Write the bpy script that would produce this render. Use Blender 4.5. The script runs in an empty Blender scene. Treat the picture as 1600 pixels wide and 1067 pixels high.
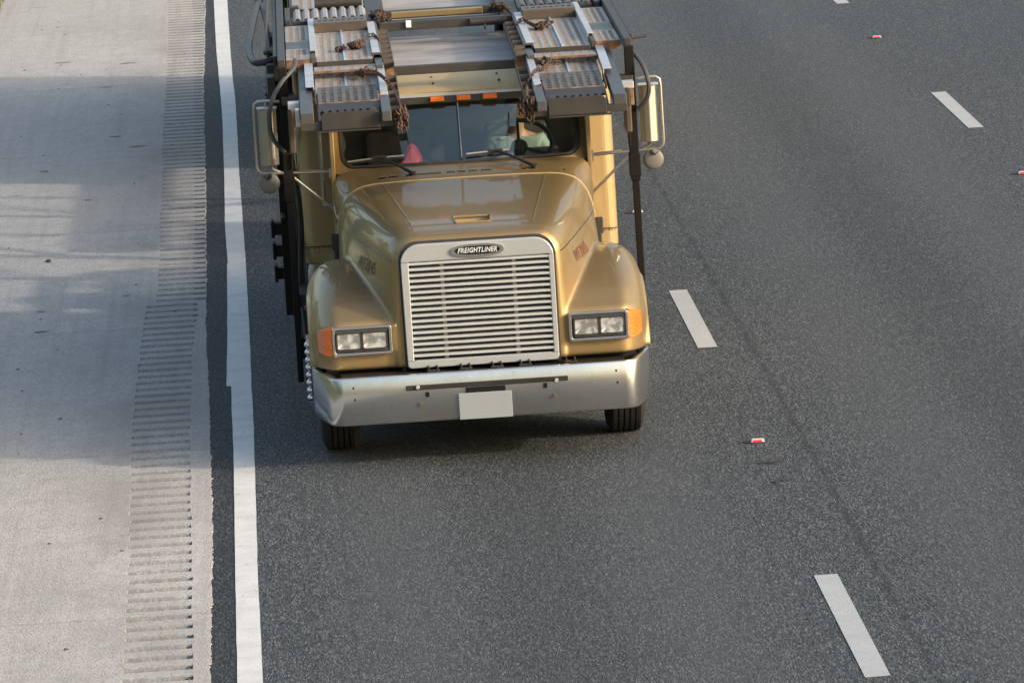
import bpy, bmesh, math, random
from mathutils import Vector, Matrix, noise
from mathutils.bvhtree import BVHTree
R = math.radians
rnd = random.Random(11)
S = bpy.context.scene
COL = S.collection

# ------------------------------------------------------------------ camera
cam = bpy.data.cameras.new('camera'); cam.sensor_width = 36.0; cam.lens = 212.6
cam.clip_start = 0.5; cam.clip_end = 4000
co = bpy.data.objects.new('camera', cam); COL.objects.link(co); S.camera = co
PITCH, YAW, ROLL = 0.15826, 0.03249, -0.05958
fwd = Vector((math.sin(YAW)*math.cos(PITCH), math.cos(YAW)*math.cos(PITCH), -math.sin(PITCH)))
rt = Vector((math.cos(YAW), -math.sin(YAW), 0)); up = rt.cross(fwd)
r2 = rt*math.cos(ROLL)+up*math.sin(ROLL); u2 = -rt*math.sin(ROLL)+up*math.cos(ROLL)
co.matrix_world = Matrix(((r2.x, u2.x, -fwd.x, 0), (r2.y, u2.y, -fwd.y, 0), (r2.z, u2.z, -fwd.z, 7.5443), (0, 0, 0, 1)))

# ------------------------------------------------------------------ light
SUN_EL, SUN_AZ = 19.0, 28.0          # elevation; degrees in front of the truck's left side
sv = Vector((math.cos(R(SUN_EL))*math.cos(R(SUN_AZ)), -math.cos(R(SUN_EL))*math.sin(R(SUN_AZ)), math.sin(R(SUN_EL))))
W = bpy.data.worlds.new('World'); S.world = W; W.use_nodes = True
wn = W.node_tree.nodes; wl = W.node_tree.links
bg = wn['Background']; sky = wn.new('ShaderNodeTexSky'); sky.sky_type = 'NISHITA'
sky.sun_disc = False; sky.sun_elevation = R(SUN_EL); sky.sun_rotation = math.atan2(sv.x, sv.y)
sky.air_density = 1.25; sky.dust_density = 5.0; sky.ozone_density = 1.0
wl.new(sky.outputs[0], bg.inputs[0]); bg.inputs[1].default_value = 0.15
sl = bpy.data.lights.new('sun', 'SUN'); sl.energy = 1.5; sl.angle = R(1.8); sl.color = (1.0, 0.90, 0.77)
so = bpy.data.objects.new('sun', sl); COL.objects.link(so)
so.rotation_euler = sv.to_track_quat('Z', 'Y').to_euler(); so.location = (60, -20, 40)
S.view_settings.view_transform = 'Standard'; S.view_settings.look = 'None'
S.view_settings.exposure = 1.12; S.view_settings.gamma = 1.0; S.view_settings.use_curve_mapping = False

# ------------------------------------------------------------------ materials
class NT:
    """small helper for node materials"""
    def __init__(s, name):
        s.m = bpy.data.materials.new(name); s.m.use_nodes = True
        s.n = s.m.node_tree.nodes; s.l = s.m.node_tree.links
        s.b = s.n['Principled BSDF']; s.pos = None
    def P(s, obj=False):
        k = 'obj' if obj else 'geo'
        if s.pos is None: s.pos = {}
        if k not in s.pos:
            s.pos[k] = s.n.new('ShaderNodeTexCoord').outputs['Object'] if obj else s.n.new('ShaderNodeNewGeometry').outputs['Position']
        return s.pos[k]
    def noise(s, scale, detail=3, rough=.55, stretch=None, obj=False, dist=0):
        t = s.n.new('ShaderNodeTexNoise'); t.inputs['Scale'].default_value = scale
        t.inputs['Detail'].default_value = detail; t.inputs['Roughness'].default_value = rough
        t.inputs['Distortion'].default_value = dist
        v = s.P(obj)
        if stretch:
            mp = s.n.new('ShaderNodeMapping'); mp.inputs['Scale'].default_value = stretch
            s.l.new(v, mp.inputs[0]); v = mp.outputs[0]
        s.l.new(v, t.inputs['Vector']); return t.outputs[0]
    def vor(s, scale, out='Distance', stretch=None, obj=False):
        t = s.n.new('ShaderNodeTexVoronoi'); t.inputs['Scale'].default_value = scale
        v = s.P(obj)
        if stretch:
            mp = s.n.new('ShaderNodeMapping'); mp.inputs['Scale'].default_value = stretch
            s.l.new(v, mp.inputs[0]); v = mp.outputs[0]
        s.l.new(v, t.inputs['Vector']); return t.outputs[out]
    def ramp(s, f, stops):
        r = s.n.new('ShaderNodeValToRGB'); e = r.color_ramp.elements
        while len(e) < len(stops): e.new(.5)
        for i, (p, c) in enumerate(stops):
            e[i].position = p
            e[i].color = (*c, 1) if isinstance(c, (tuple, list)) else (c, c, c, 1)
        s.l.new(f, r.inputs[0]); return r.outputs[0]
    def mix(s, f, a, b, mode='MIX'):
        t = s.n.new('ShaderNodeMix'); t.data_type = 'RGBA'; t.blend_type = mode
        for i, v in ((0, f), (6, a), (7, b)):
            if hasattr(v, 'links') or hasattr(v, 'is_linked'): s.l.new(v, t.inputs[i])
            elif i == 0: t.inputs[0].default_value = v
            else: t.inputs[i].default_value = (*v, 1) if isinstance(v, (tuple, list)) else (v, v, v, 1)
        return t.outputs[2]
    def math(s, op, a, b=None, c=None):
        t = s.n.new('ShaderNodeMath'); t.operation = op
        for i, v in enumerate((a, b, c)):
            if v is None: continue
            if hasattr(v, 'is_linked'): s.l.new(v, t.inputs[i])
            else: t.inputs[i].default_value = v
        return t.outputs[0]
    def xyz(s, obj=False):
        t = s.n.new('ShaderNodeSeparateXYZ'); s.l.new(s.P(obj), t.inputs[0]); return t.outputs
    def bump(s, h, strength, dist):
        t = s.n.new('ShaderNodeBump'); t.inputs['Strength'].default_value = strength
        t.inputs['Distance'].default_value = dist; s.l.new(h, t.inputs['Height'])
        s.l.new(t.outputs[0], s.b.inputs['Normal'])
    def set(s, base=None, rough=None, metal=None, **k):
        for n, v in (('Base Color', base), ('Roughness', rough), ('Metallic', metal)):
            if v is None: continue
            if hasattr(v, 'is_linked'): s.l.new(v, s.b.inputs[n])
            elif n == 'Base Color': s.b.inputs[n].default_value = (*v, 1)
            else: s.b.inputs[n].default_value = v
        for n, v in k.items(): s.b.inputs[n.replace('_', ' ')].default_value = v
        return s

M = {}
def simple(name, base, rough=.5, metal=0, grime=None, gs=9, amt=.5, rv=.12, **k):
    t = NT(name)
    nz = t.noise(gs, 5, .65, obj=True)
    col = t.mix(t.ramp(nz, [(.40, 0.0), (.72, amt)]), base, grime if grime else tuple(c*.6 for c in base))
    fine = t.noise(gs*9, 3, .6, obj=True)
    col = t.mix(t.ramp(fine, [(.3, .12), (.7, 0.0)]), col, tuple(c*.45 for c in base))
    rg = t.math('ADD', t.math('MULTIPLY', t.math('SUBTRACT', nz, .5), rv*2), rough)
    t.set(col, rg, metal, **k); M[name] = t.m; return t
# gold metallic paint with road film and chips
def gold(name, base, dust, dcol):
    t = NT(name)
    nz = t.noise(2.2, 5, .6, obj=True); f2 = t.noise(55, 2, .6, obj=True)
    col = t.mix(t.ramp(nz, [(.35, .0), (.75, dust)]), base, dcol)
    chips = t.ramp(t.noise(120, 1, .5, obj=True), [(.735, 0.0), (.76, .7)])
    col = t.mix(chips, col, (.16, .10, .05))
    streak = t.ramp(t.noise(6, 4, .6, (6, 6, .6), obj=True), [(.45, 0.0), (.8, .22)])
    col = t.mix(streak, col, (.20, .15, .09))
    rg = t.math('ADD', t.math('MULTIPLY', nz, .08), .50)
    t.set(col, rg, .78 if name == 'gold_paint' else .35, Coat_Weight=.55 if name != 'gold_roof' else 0.0, Coat_Roughness=.06); M[name] = t.m
gold('gold_paint', (.325, .228, .103), .45, (.22, .16, .09))
gold('gold_sleeper', (.37, .265, .125), .30, (.29, .215, .12))
gold('gold_roof', (.50, .365, .175), .35, (.42, .33, .20))
t = NT('dusty_roof')
nz = t.noise(1.1, 6, .62, (.8, 1.6, 1), obj=True, dist=1.2)
col = t.mix(t.ramp(nz, [(.40, 0.0), (.58, 1.0)]), (.25, .222, .20), (.37, .345, .325))
nz2 = t.noise(2.0, 5, .7, (.6, 1.8, 1), obj=True, dist=1.8)
col = t.mix(t.ramp(nz2, [(.55, 0.0), (.60, .45), (.66, 0.0)]), col, (.20, .17, .15))
t.set(col, .62, 0); M['dusty_roof'] = t.m
simple('dark_steel', (.034, .032, .030), .50, .15, (.062, .047, .035), 7, .6)
simple('grey_steel', (.070, .071, .075), .42, .3, (.09, .075, .065), 6, .6)
simple('post_black', (.005, .0045, .004), .6, 0, (.010, .008, .006), 8, .6, Specular_IOR_Level=.2)
simple('bright_alloy', (.58, .59, .63), .36, .5, (.34, .31, .30), 8, .6)
simple('black_steel', (.016, .015, .014), .5, .1, (.034, .028, .022), 8, .6)
simple('brown_steel', (.065, .053, .043), .6, .2, (.115, .07, .04), 9, .7)
t = NT('rusty_edge')
nz = t.noise(14, 5, .65, obj=True)
t.set(t.mix(t.ramp(nz, [(.38, 0.0), (.6, 1.0)]), (.26, .14, .065), (.10, .055, .035)), .75, .1); M['rusty_edge'] = t.m
t = NT('rust_chain')
nz = t.noise(30, 4, .65, obj=True)
t.set(t.mix(t.ramp(nz, [(.4, 0.0), (.6, 1.0)]), (.042, .034, .030), (.115, .062, .040)), .65, .45); M['rust_chain'] = t.m
def perfmat(name, base, rustc, lo, hi):
    t = NT(name)
    nz = t.noise(11, 5, .7, obj=True); n2 = t.noise(38, 3, .6, (1, .5, 1), obj=True)
    col = t.mix(t.ramp(nz, [(lo, 0.0), (hi, .75)]), base, rustc)
    col = t.mix(t.ramp(n2, [(.52, 0.0), (.68, .7)]), col, (.30, .185, .10))
    t.set(col, .48, .35); M[name] = t.m
perfmat('deck_alloy', (.40, .39, .40), (.22, .185, .155), .34, .70)
perfmat('deck_dark', (.095, .097, .102), (.12, .10, .085), .45, .75)
simple('hole_rim_rust', (.31, .265, .225), .7, .15, (.17, .115, .075), 26, .8)
simple('grille_alloy', (.46, .48, .50), .34, .45, (.40, .385, .35), 6, .4)
t = NT('grille_bar_alloy'); nz = t.noise(5, 3, .6, obj=True)
t.set(t.mix(t.ramp(nz, [(.4, 0.0), (.75, .5)]), (.70, .72, .74), (.52, .51, .48)), .24, .7); M['grille_bar_alloy'] = t.m
t = NT('bumper_alloy')
nz = t.noise(3.2, 6, .65, obj=True); n2 = t.noise(26, 4, .65, (1, 1, .3), obj=True)
col = t.mix(t.ramp(nz, [(.4, 0.0), (.7, .5)]), (.60, .61, .615), (.47, .465, .46))
col = t.mix(t.ramp(n2, [(.58, 0.0), (.75, .5)]), col, (.38, .34, .29))
t.set(col, t.math('ADD', t.math('MULTIPLY', nz, .20), .09), .94); M['bumper_alloy'] = t.m
t = NT('chrome'); t.set((.64, .64, .635), .24, .95); M['chrome'] = t.m
simple('mirror_shell', (.44, .425, .39), .36, .75, (.36, .31, .25), 5, .7)
simple('rubber', (.018, .018, .018), .65, 0, (.05, .045, .04), 12, .4)
simple('tyre_rubber', (.010, .010, .010), .8, 0, (.022, .020, .018), 8, .5)
simple('black_hose', (.013, .014, .016), .42, 0, (.08, .075, .07), 8, .4)
simple('grey_hose', (.055, .057, .06), .42, 0, (.03, .03, .03), 8, .4)
simple('plate_grey', (.235, .268, .290), .7, 0, (.225, .257, .278), 6, .3)
simple('dash_vinyl', (.17, .17, .17), .6, 0)
simple('cab_trim', (.07, .068, .064), .8, 0)
simple('seat_cloth', (.06, .055, .05), .9, 0)
simple('paper', (.78, .80, .78), .7, 0, (.7, .72, .70), 6, .3)
simple('red_cloth', (.42, .035, .045), .7, 0, (.3, .03, .04), 8, .5)
simple('pink_cloth', (.50, .055, .07), .7, 0, (.42, .045, .06), 8, .5)
simple('shirt_green', (.27, .33, .29), .85, 0, (.16, .21, .18), 10, .6)
simple('trousers', (.05, .055, .07), .9, 0)
simple('skin', (.46, .27, .18), .5, 0, (.30, .15, .10), 12, .5, Subsurface_Weight=.08)
simple('hair', (.03, .022, .016), .6, 0)
simple('letter_red', (.13, .030, .025), .5, .0, (.20, .09, .05), 25, .5)
simple('letter_silver', (.82, .83, .84), .35, .4)
simple('emblem_black', (.010, .010, .012), .25, 0)
simple('radiator', (.014, .013, .012), .7, .2, (.05, .04, .03), 30, .4)
simple('fibre_white', (.33, .32, .30), .6, 0)
def lens(name, c, e=0):
    t = NT(name); w = t.n.new('ShaderNodeTexWave'); w.inputs['Scale'].default_value = 26; w.bands_direction = 'Z'
    t.l.new(t.P(True), w.inputs[0]); t.bump(w.outputs[1], .5, .01)
    t.set(c, .30, 0, Coat_Weight=.25, Coat_Roughness=.08); M[name] = t.m
lens('amber_lens', (.80, .165, .004)); lens('red_lens', (.22, .03, .02))
t = NT('lamp_reflector'); nz = t.noise(22, 2, .5, (1, 1, .5), obj=True)
t.bump(nz, .6, .01); t.set((.88, .89, .88), .22, .6); M['lamp_reflector'] = t.m
t = NT('fluted_lens'); w = t.n.new('ShaderNodeTexWave'); w.inputs['Scale'].default_value = 42; w.bands_direction = 'X'; w.inputs['Distortion'].default_value = .4
t.l.new(t.P(True), w.inputs[0]); t.bump(w.outputs[1], .45, .008)
patch = t.noise(16, 2, .5, obj=True); t.set(t.mix(t.ramp(patch, [(.4, 0.0), (.62, 1.0)]), (.22, .23, .235), (.62, .63, .63)), .12, 0); t.set(None, None, None, Alpha=.50, Specular_IOR_Level=.8); M['lamp_glass'] = t.m
def glass(name, tint, refl=1.0, rough=0.0, IOR=1.62):
    m = bpy.data.materials.new(name); m.use_nodes = True; n = m.node_tree.nodes; l = m.node_tree.links; n.clear()
    o = n.new('ShaderNodeOutputMaterial'); tr = n.new('ShaderNodeBsdfTransparent'); tr.inputs[0].default_value = (*tint, 1)
    gl = n.new('ShaderNodeBsdfGlossy'); gl.inputs['Roughness'].default_value = rough; gl.inputs[0].default_value = (*refl, 1) if isinstance(refl, tuple) else (refl, refl, refl, 1)
    fr = n.new('ShaderNodeFresnel'); fr.inputs[0].default_value = IOR; mx = n.new('ShaderNodeMixShader')
    l.new(fr.outputs[0], mx.inputs[0]); l.new(tr.outputs[0], mx.inputs[1]); l.new(gl.outputs[0], mx.inputs[2]); l.new(mx.outputs[0], o.inputs[0])
    M[name] = m
glass('windshield_glass', (.93, .98, .96), (.80, .95, .92), 0.0, 1.9); glass('side_glass', (.88, .94, .92), 1.0, 0.0, 1.5)

simple('dull_shell', (.15, .145, .13), .6, .1, (.15, .14, .12), 7, .6)
# road surfaces -----------------------------------------------------------
def cx(y): return KC_EXACT*y*y/2
KC_EXACT = -0.00017043
t = NT('asphalt')
x, y, z = t.xyz()[0:3]
xs = t.math('SUBTRACT', x, t.math('MULTIPLY', t.math('MULTIPLY', y, y), KC_EXACT/2))
big = t.noise(.22, 4, .6, (1, .35, 1)); mid = t.noise(2.3, 4, .6, (1, .5, 1))
ag = t.noise(78, 2, .7, (1, .17, 1)); ag2 = t.noise(165, 1, .5, (1, .15, 1)); peb = t.vor(145, 'Color', (1, .16, 1))
pv = t.n.new('ShaderNodeSeparateColor'); t.l.new(peb, pv.inputs[0])
col = t.mix(t.ramp(big, [(.3, 0.0), (.7, 1.0)]), (.050, .058, .0645), (.072, .081, .0885))
col = t.mix(t.ramp(mid, [(.35, .15), (.65, 0.0)]), col, (.034, .037, .040))
col = t.mix(t.ramp(ag, [(.38, .88), (.58, 0.0)]), col, (.009, .010, .011))
col = t.mix(t.ramp(pv.outputs[0], [(.50, 0.0), (1.0, .85)]), col, (.160, .170, .176))
col = t.mix(t.ramp(pv.outputs[1], [(.5, 0.0), (1.0, .75)]), col, (.010, .011, .012))
col = t.mix(t.ramp(ag2, [(.55, 0.0), (.70, .5)]), col, (.145, .153, .157))
col = t.mix(t.ramp(pv.outputs[2], [(.965, 0.0), (.99, .55)]), col, (.27, .265, .25))
def band(xc, w, soft, wob=.05):
    d = t.math('ABSOLUTE', t.math('SUBTRACT', t.math('ADD', xs, t.math('MULTIPLY', t.math('SUBTRACT', mid, .5), wob)), xc))
    return t.ramp(d, [(w, 1.0), (w+soft, 0.0)])
# longitudinal paving joint, darker strip by the edge line and worn wheel paths
col = t.mix(t.math('MULTIPLY', band(3.54, .004, .035, .08), t.ramp(t.noise(9, 4, .7, (1, .35, 1)), [(.36, .03), (.63, .82)])), col, (.020, .021, .022))
col = t.mix(t.math('MULTIPLY', band(-.58, .10, .10, .12), .9), col, (.50, .50, .52), 'MULTIPLY')
for wx in (-.03, .22): col = t.mix(t.math('MULTIPLY', band(wx, .003, .016, .02), .30), col, (.028, .030, .032))
for wx in (.55, 2.35, 4.3, 6.1): col = t.mix(t.math('MULTIPLY', band(wx, .12, .5, .3), .30), col, (.086, .091, .094))
for wx in (1.45, 5.2): col = t.mix(t.math('MULTIPLY', band(wx, .15, .45, .3), .30), col, (.036, .038, .039))
t.set(col, .72, 0); t.b.inputs['Specular IOR Level'].default_value = .18
h = t.math('ADD', t.math('MULTIPLY', ag, .7), t.math('MULTIPLY', ag2, .5)); t.bump(h, .7, .006)
M['asphalt'] = t.m

def concrete(name, c0, c1, dark, amt):
    t = NT(name)
    x, y, z = t.xyz()[0:3]
    big = t.noise(.5, 5, .62, (1, .35, 1)); fine = t.noise(85, 2, .65, (1, .28, 1)); mid = t.noise(7, 5, .65, (.8, .4, 1))
    lin = t.noise(3.0, 3, .6, (3.4, .05, 1)); tr = t.noise(1.1, 4, .6, (.35, 4.5, 1))
    col = t.mix(t.ramp(big, [(.3, 0.0), (.7, 1.0)]), c0, c1)
    col = t.mix(t.ramp(mid, [(.42, 0.0), (.75, .45)]), col, dark)
    col = t.mix(t.ramp(fine, [(.32, .5), (.52, 0.0)]), col, tuple(v*.55 for v in dark))
    col = t.mix(t.ramp(fine, [(.58, 0.0), (.75, .45)]), col, (.60, .58, .55))
    col = t.mix(t.ramp(lin, [(.5, 0.0), (.75, amt)]), col, dark)
    col = t.mix(t.ramp(tr, [(.56, 0.0), (.74, amt*.8)]), col, dark)
    d1 = t.noise(1.7, 2, .5, (.8, 2.6, 1)); col = t.mix(t.ramp(d1, [(.735, 0.0), (.755, .8)]), col, (.075, .07, .065))
    sy = t.math('DIVIDE', t.math('SUBTRACT', t.math('ADD', y, t.math('MULTIPLY', mid, .03)), 43.2), 5.95)
    fr = t.math('ABSOLUTE', t.math('SUBTRACT', t.math('FRACT', t.math('ADD', sy, .5)), .5))
    wnn = t.n.new('ShaderNodeTexWhiteNoise'); wnn.noise_dimensions = '1D'; t.l.new(t.math('FLOOR', sy), wnn.inputs['W'])
    col = t.mix(t.ramp(wnn.outputs[0], [(0.0, 0.0), (1.0, .22)]), col, dark)
    col = t.mix(t.math('MULTIPLY', t.ramp(fr, [(.0016, 1.0), (.0045, 0.0)]), t.ramp(lin, [(.3, .1), (.6, .5)])), col, (.14, .13, .12))
    dirt = t.noise(.9, 4, .65, (1, .5, 1)); ed = t.ramp(t.math('ABSOLUTE', t.math('ADD', x, 1.35)), [(.12, 1.0), (.75, 0.0)])
    col = t.mix(t.math('MULTIPLY', t.ramp(dirt, [(.42, 0.0), (.66, .6)]), ed), col, tuple(v*.82 for v in dark))
    t.set(col, .88, 0); t.bump(t.math('ADD', fine, t.math('MULTIPLY', mid, .5)), .6, .006)
    if name == 'milled_concrete':
        tooth = t.noise(42, 2, .6, (1, .05, 1))
        col = t.mix(t.ramp(tooth, [(.44, .5), (.56, 0.0)]), col, (.15, .143, .133)); t.set(col)
    M[name] = t.m
concrete('concrete', (.355, .344, .328), (.435, .422, .402), (.25, .238, .225), .45)
concrete('milled_concrete', (.265, .258, .247), (.335, .326, .312), (.175, .168, .158), .5)
t = NT('road_paint')
nz = t.noise(3.5, 5, .65); f = t.noise(85, 2, .6); tr = t.noise(9, 3, .6, (.25, 1.6, 1))
col = t.mix(t.ramp(nz, [(.4, 0.0), (.75, .5)]), (.40, .41, .412), (.31, .32, .322))
col = t.mix(t.ramp(f, [(.30, .75), (.44, 0.0)]), col, (.22, .22, .22))
col = t.mix(t.ramp(tr, [(.60, 0.0), (.66, .35), (.70, 0.0)]), col, (.30, .30, .30))
t.set(col, .6, 0); t.bump(f, .5, .004); M['road_paint'] = t.m
t = NT('edge_paint')
nz = t.noise(3.5, 5, .65); f = t.noise(85, 2, .6); cr = t.noise(22, 4, .7, (1, .35, 1))
col = t.mix(t.ramp(nz, [(.4, 0.0), (.70, .7)]), (.62, .615, .60), (.45, .445, .435))
col = t.mix(t.ramp(f, [(.28, .5), (.42, 0.0)]), col, (.34, .33, .32))
col = t.mix(t.ramp(cr, [(.64, 0.0), (.69, .7)]), col, (.20, .20, .20))
t.set(col, .6, 0); t.bump(f, .5, .004); M['edge_paint'] = t.m
t = NT('verge_soil')
nz = t.noise(3, 6, .65); t.set(t.mix(t.ramp(nz, [(.35, 0.0), (.7, 1.0)]), (.075, .10, .028), (.13, .13, .05)), .95); M['verge_soil'] = t.m
t = NT('grass'); nz = t.noise(1.2, 4, .6); t.set(t.mix(nz, (.07, .115, .02), (.14, .17, .045)), .7); M['grass'] = t.m
simple('marker_body', (.58, .58, .57), .5, 0, (.30, .30, .30), 40, .8)
t = NT('marker_red'); t.set((.62, .03, .045), .2, 0, Coat_Weight=.6); M['marker_red'] = t.m
simple('tar_patch', (.020, .020, .021), .7, 0)

# ------------------------------------------------------------------ mesh helpers
class MB:
    def __init__(s): s.v = []; s.f = []; s.mi = []; s.mats = []; s.cur = 0
    def use(s, mat):
        if mat not in s.mats: s.mats.append(mat)
        s.cur = s.mats.index(mat); return s
    def face(s, idx): s.f.append(tuple(idx)); s.mi.append(s.cur)
    def add(s, pts): b = len(s.v); s.v.extend([tuple(p) for p in pts]); return b
    def hexa(s, p):
        b = s.add(p)
        for q in ((3, 2, 1, 0), (4, 5, 6, 7), (0, 1, 5, 4), (1, 2, 6, 5), (2, 3, 7, 6), (3, 0, 4, 7)): s.face([b+i for i in q])
        return s
    def box(s, x0, x1, y0, y1, z0, z1):
        if x0 > x1: x0, x1 = x1, x0
        return s.hexa([(x0, y0, z0), (x1, y0, z0), (x1, y1, z0), (x0, y1, z0), (x0, y0, z1), (x1, y0, z1), (x1, y1, z1), (x0, y1, z1)])
    def slab(s, x0, x1, y0, y1, zf, t):
        """box whose top follows zf(y), thickness t"""
        if x0 > x1: x0, x1 = x1, x0
        a, b = zf(y0), zf(y1)
        return s.hexa([(x0, y0, a-t), (x1, y0, a-t), (x1, y1, b-t), (x0, y1, b-t), (x0, y0, a), (x1, y0, a), (x1, y1, b), (x0, y1, b)])
    def beam(s, p0, p1, w, h, ref=(0, 0, 1)):
        p0 = Vector(p0); p1 = Vector(p1); d = (p1-p0).normalized(); ref = Vector(ref)
        if abs(d.dot(ref)) > .98: ref = Vector((0, 1, 0))
        a = d.cross(ref).normalized()*(w/2); c = a.cross(d).normalized()*(h/2)
        q = [p0-a-c, p0+a-c, p1+a-c, p1-a-c, p0-a+c, p0+a+c, p1+a+c, p1-a+c]
        return s.hexa(q)
    def tube(s, pts, r, n=8, closed=False):
        pts = [Vector(p) for p in pts]; N = len(pts); rs = r if isinstance(r, (list, tuple)) else [r]*N
        rings = []; prev = None
        for i, p in enumerate(pts):
            if closed: d = pts[(i+1) % N]-pts[i-1]
            else: d = pts[min(i+1, N-1)]-pts[max(i-1, 0)]
            d.normalize()
            if prev is None:
                a = d.orthogonal().normalized()
            else:
                a = (prev-d*prev.dot(d)); a = a.normalized() if a.length > 1e-6 else d.orthogonal().normalized()
            prev = a; b = d.cross(a)
            rings.append(s.add([p+(a*math.cos(2*math.pi*k/n)+b*math.sin(2*math.pi*k/n))*rs[i] for k in range(n)]))
        for i in range(N if closed else N-1):
            A = rings[i]; B = rings[(i+1) % N]
            for k in range(n): s.face((A+k, A+(k+1) % n, B+(k+1) % n, B+k))
        if not closed:
            s.face([rings[0]+k for k in range(n)][::-1]); s.face([rings[-1]+k for k in range(n)])
        return s
    def cyl(s, p0, p1, r0, r1=None, n=14): return s.tube([p0, p1], [r0, r0 if r1 is None else r1], n)
    def sphere(s, c, r, nu=12, nv=8):
        c = Vector(c); r = r if isinstance(r, (tuple, list)) else (r, r, r); b = len(s.v)
        for j in range(nv+1):
            th = math.pi*j/nv
            for i in range(nu):
                ph = 2*math.pi*i/nu
                s.v.append((c.x+r[0]*math.sin(th)*math.cos(ph), c.y+r[1]*math.sin(th)*math.sin(ph), c.z+r[2]*math.cos(th)))
        for j in range(nv):
            for i in range(nu): s.face((b+j*nu+i, b+(j+1)*nu+i, b+(j+1)*nu+(i+1) % nu, b+j*nu+(i+1) % nu))
        return s
    def prism(s, poly, fn, t0, t1):
        """extrude 2d polygon; fn(u,v,t)->xyz"""
        n = len(poly); a = s.add([fn(u, v, t0) for u, v in poly]); b = s.add([fn(u, v, t1) for u, v in poly])
        s.face([a+i for i in range(n)][::-1]); s.face([b+i for i in range(n)])
        for i in range(n): s.face((a+i, a+(i+1) % n, b+(i+1) % n, b+i))
        return s
    def ring(s, outer, inner, fn, t0, t1):
        """frame between two outlines of equal point count"""
        n = len(outer)
        A = s.add([fn(u, v, t0) for u, v in outer]); B = s.add([fn(u, v, t0) for u, v in inner])
        C = s.add([fn(u, v, t1) for u, v in outer]); D = s.add([fn(u, v, t1) for u, v in inner])
        for i in range(n):
            j = (i+1) % n
            s.face((A+i, A+j, B+j, B+i)); s.face((C+i, D+i, D+j, C+j)); s.face((A+i, C+i, C+j, A+j)); s.face((B+i, B+j, D+j, D+i))
        return s
    def loft(s, secs, cap=True, closed=False):
        n = len(secs[0]); idx = [s.add(q) for q in secs]
        for a, b in zip(idx[:-1], idx[1:]):
            for k in range(n if closed else n-1): s.face((a+k, a+(k+1) % n, b+(k+1) % n, b+k))
        if cap: s.face([idx[0]+k for k in range(n)][::-1]); s.face([idx[-1]+k for k in range(n)])
        return s
    def lathe_x(s, c, prof, n=40):
        """profile [(dx, r)] turned about the X axis through c"""
        ids = []
        for dx, r in prof: ids.append(s.add([(c[0]+dx, c[1]+r*math.cos(2*math.pi*k/n), c[2]+r*math.sin(2*math.pi*k/n)) for k in range(n)]))
        for a, b in zip(ids[:-1], ids[1:]):
            for k in range(n): s.face((a+k, a+(k+1) % n, b+(k+1) % n, b+k))
        return s
    def perf(s, x0, x1, y0, y1, zf, cols, hw, rows, hl, rim=None):
        """plate with real rectangular holes: cols = x centres, rows = y centres"""
        xb = [x0]
        for c in sorted(cols): xb += [c-hw/2, c+hw/2]
        xb.append(x1); yb = [y0]
        for c in sorted(rows): yb += [c-hl/2, c+hl/2]
        yb.append(y1); nx = len(xb); b = s.add([(X, Y, zf(X, Y)) for Y in yb for X in xb]); base = s.cur
        for j in range(len(yb)-1):
            for i in range(nx-1):
                if i % 2 == 1 and j % 2 == 1: continue
                if rim and i % 2 == 1 and 0 < j < len(yb)-2: s.use(rim)
                else: s.cur = base
                s.face((b+j*nx+i, b+j*nx+i+1, b+(j+1)*nx+i+1, b+(j+1)*nx+i))
        s.cur = base; return s
    def build(s, name, mat=None, parent=None, bevel=0, smooth=False, solid=0, subsurf=0, seg=2, clean=True):
        me = bpy.data.meshes.new(name); me.from_pydata([tuple(v) for v in s.v], [], s.f)
        mats = s.mats if s.mats else [mat]
        for m in mats: me.materials.append(M[m])
        if s.mats: me.polygons.foreach_set('material_index', s.mi)
        if clean:
            bm = bmesh.new(); bm.from_mesh(me); bmesh.ops.recalc_face_normals(bm, faces=bm.faces); bm.to_mesh(me); bm.free()
        if smooth: me.polygons.foreach_set('use_smooth', [True]*len(me.polygons))
        me.update()
        o = bpy.data.objects.new(name, me); COL.objects.link(o)
        if parent: o.parent = parent
        if solid:
            md = o.modifiers.new('solid', 'SOLIDIFY'); md.thickness = solid; md.offset = -1
        if subsurf:
            md = o.modifiers.new('sub', 'SUBSURF'); md.levels = subsurf; md.render_levels = subsurf
        if bevel:
            md = o.modifiers.new('bevel', 'BEVEL'); md.width = bevel; md.segments = seg; md.limit_method = 'ANGLE'; md.angle_limit = R(40)
        if smooth and bevel == 0 and not subsurf:
            try: me.set_sharp_from_angle(angle=R(38))
            except Exception: pass
        return o
def tag(o, label=None, cat=None, group=None, kind=None):
    for k, v in (('label', label), ('category', cat), ('group', group), ('kind', kind)):
        if v: o[k] = v
    return o
def empty(name, loc):
    o = bpy.data.objects.new(name, None); COL.objects.link(o); o.location = loc; o.empty_display_size = .2; return o
def rrect(x0, x1, z0, z1, r, n=5, rr=None):
    """rounded rectangle outline, counter-clockwise from bottom-left; rr = radii (bl, br, tr, tl)"""
    rr = rr or (r, r, r, r); out = []
    for (cxx, cz, a0), q in zip(((x0+rr[0], z0+rr[0], 180), (x1-rr[1], z0+rr[1], 270), (x1-rr[2], z1-rr[2], 0), (x0+rr[3], z1-rr[3], 90)), rr):
        for k in range(n+1):
            a = R(a0+90*k/n); out.append((cxx+q*math.cos(a), cz+q*math.sin(a)))
    return out
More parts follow.
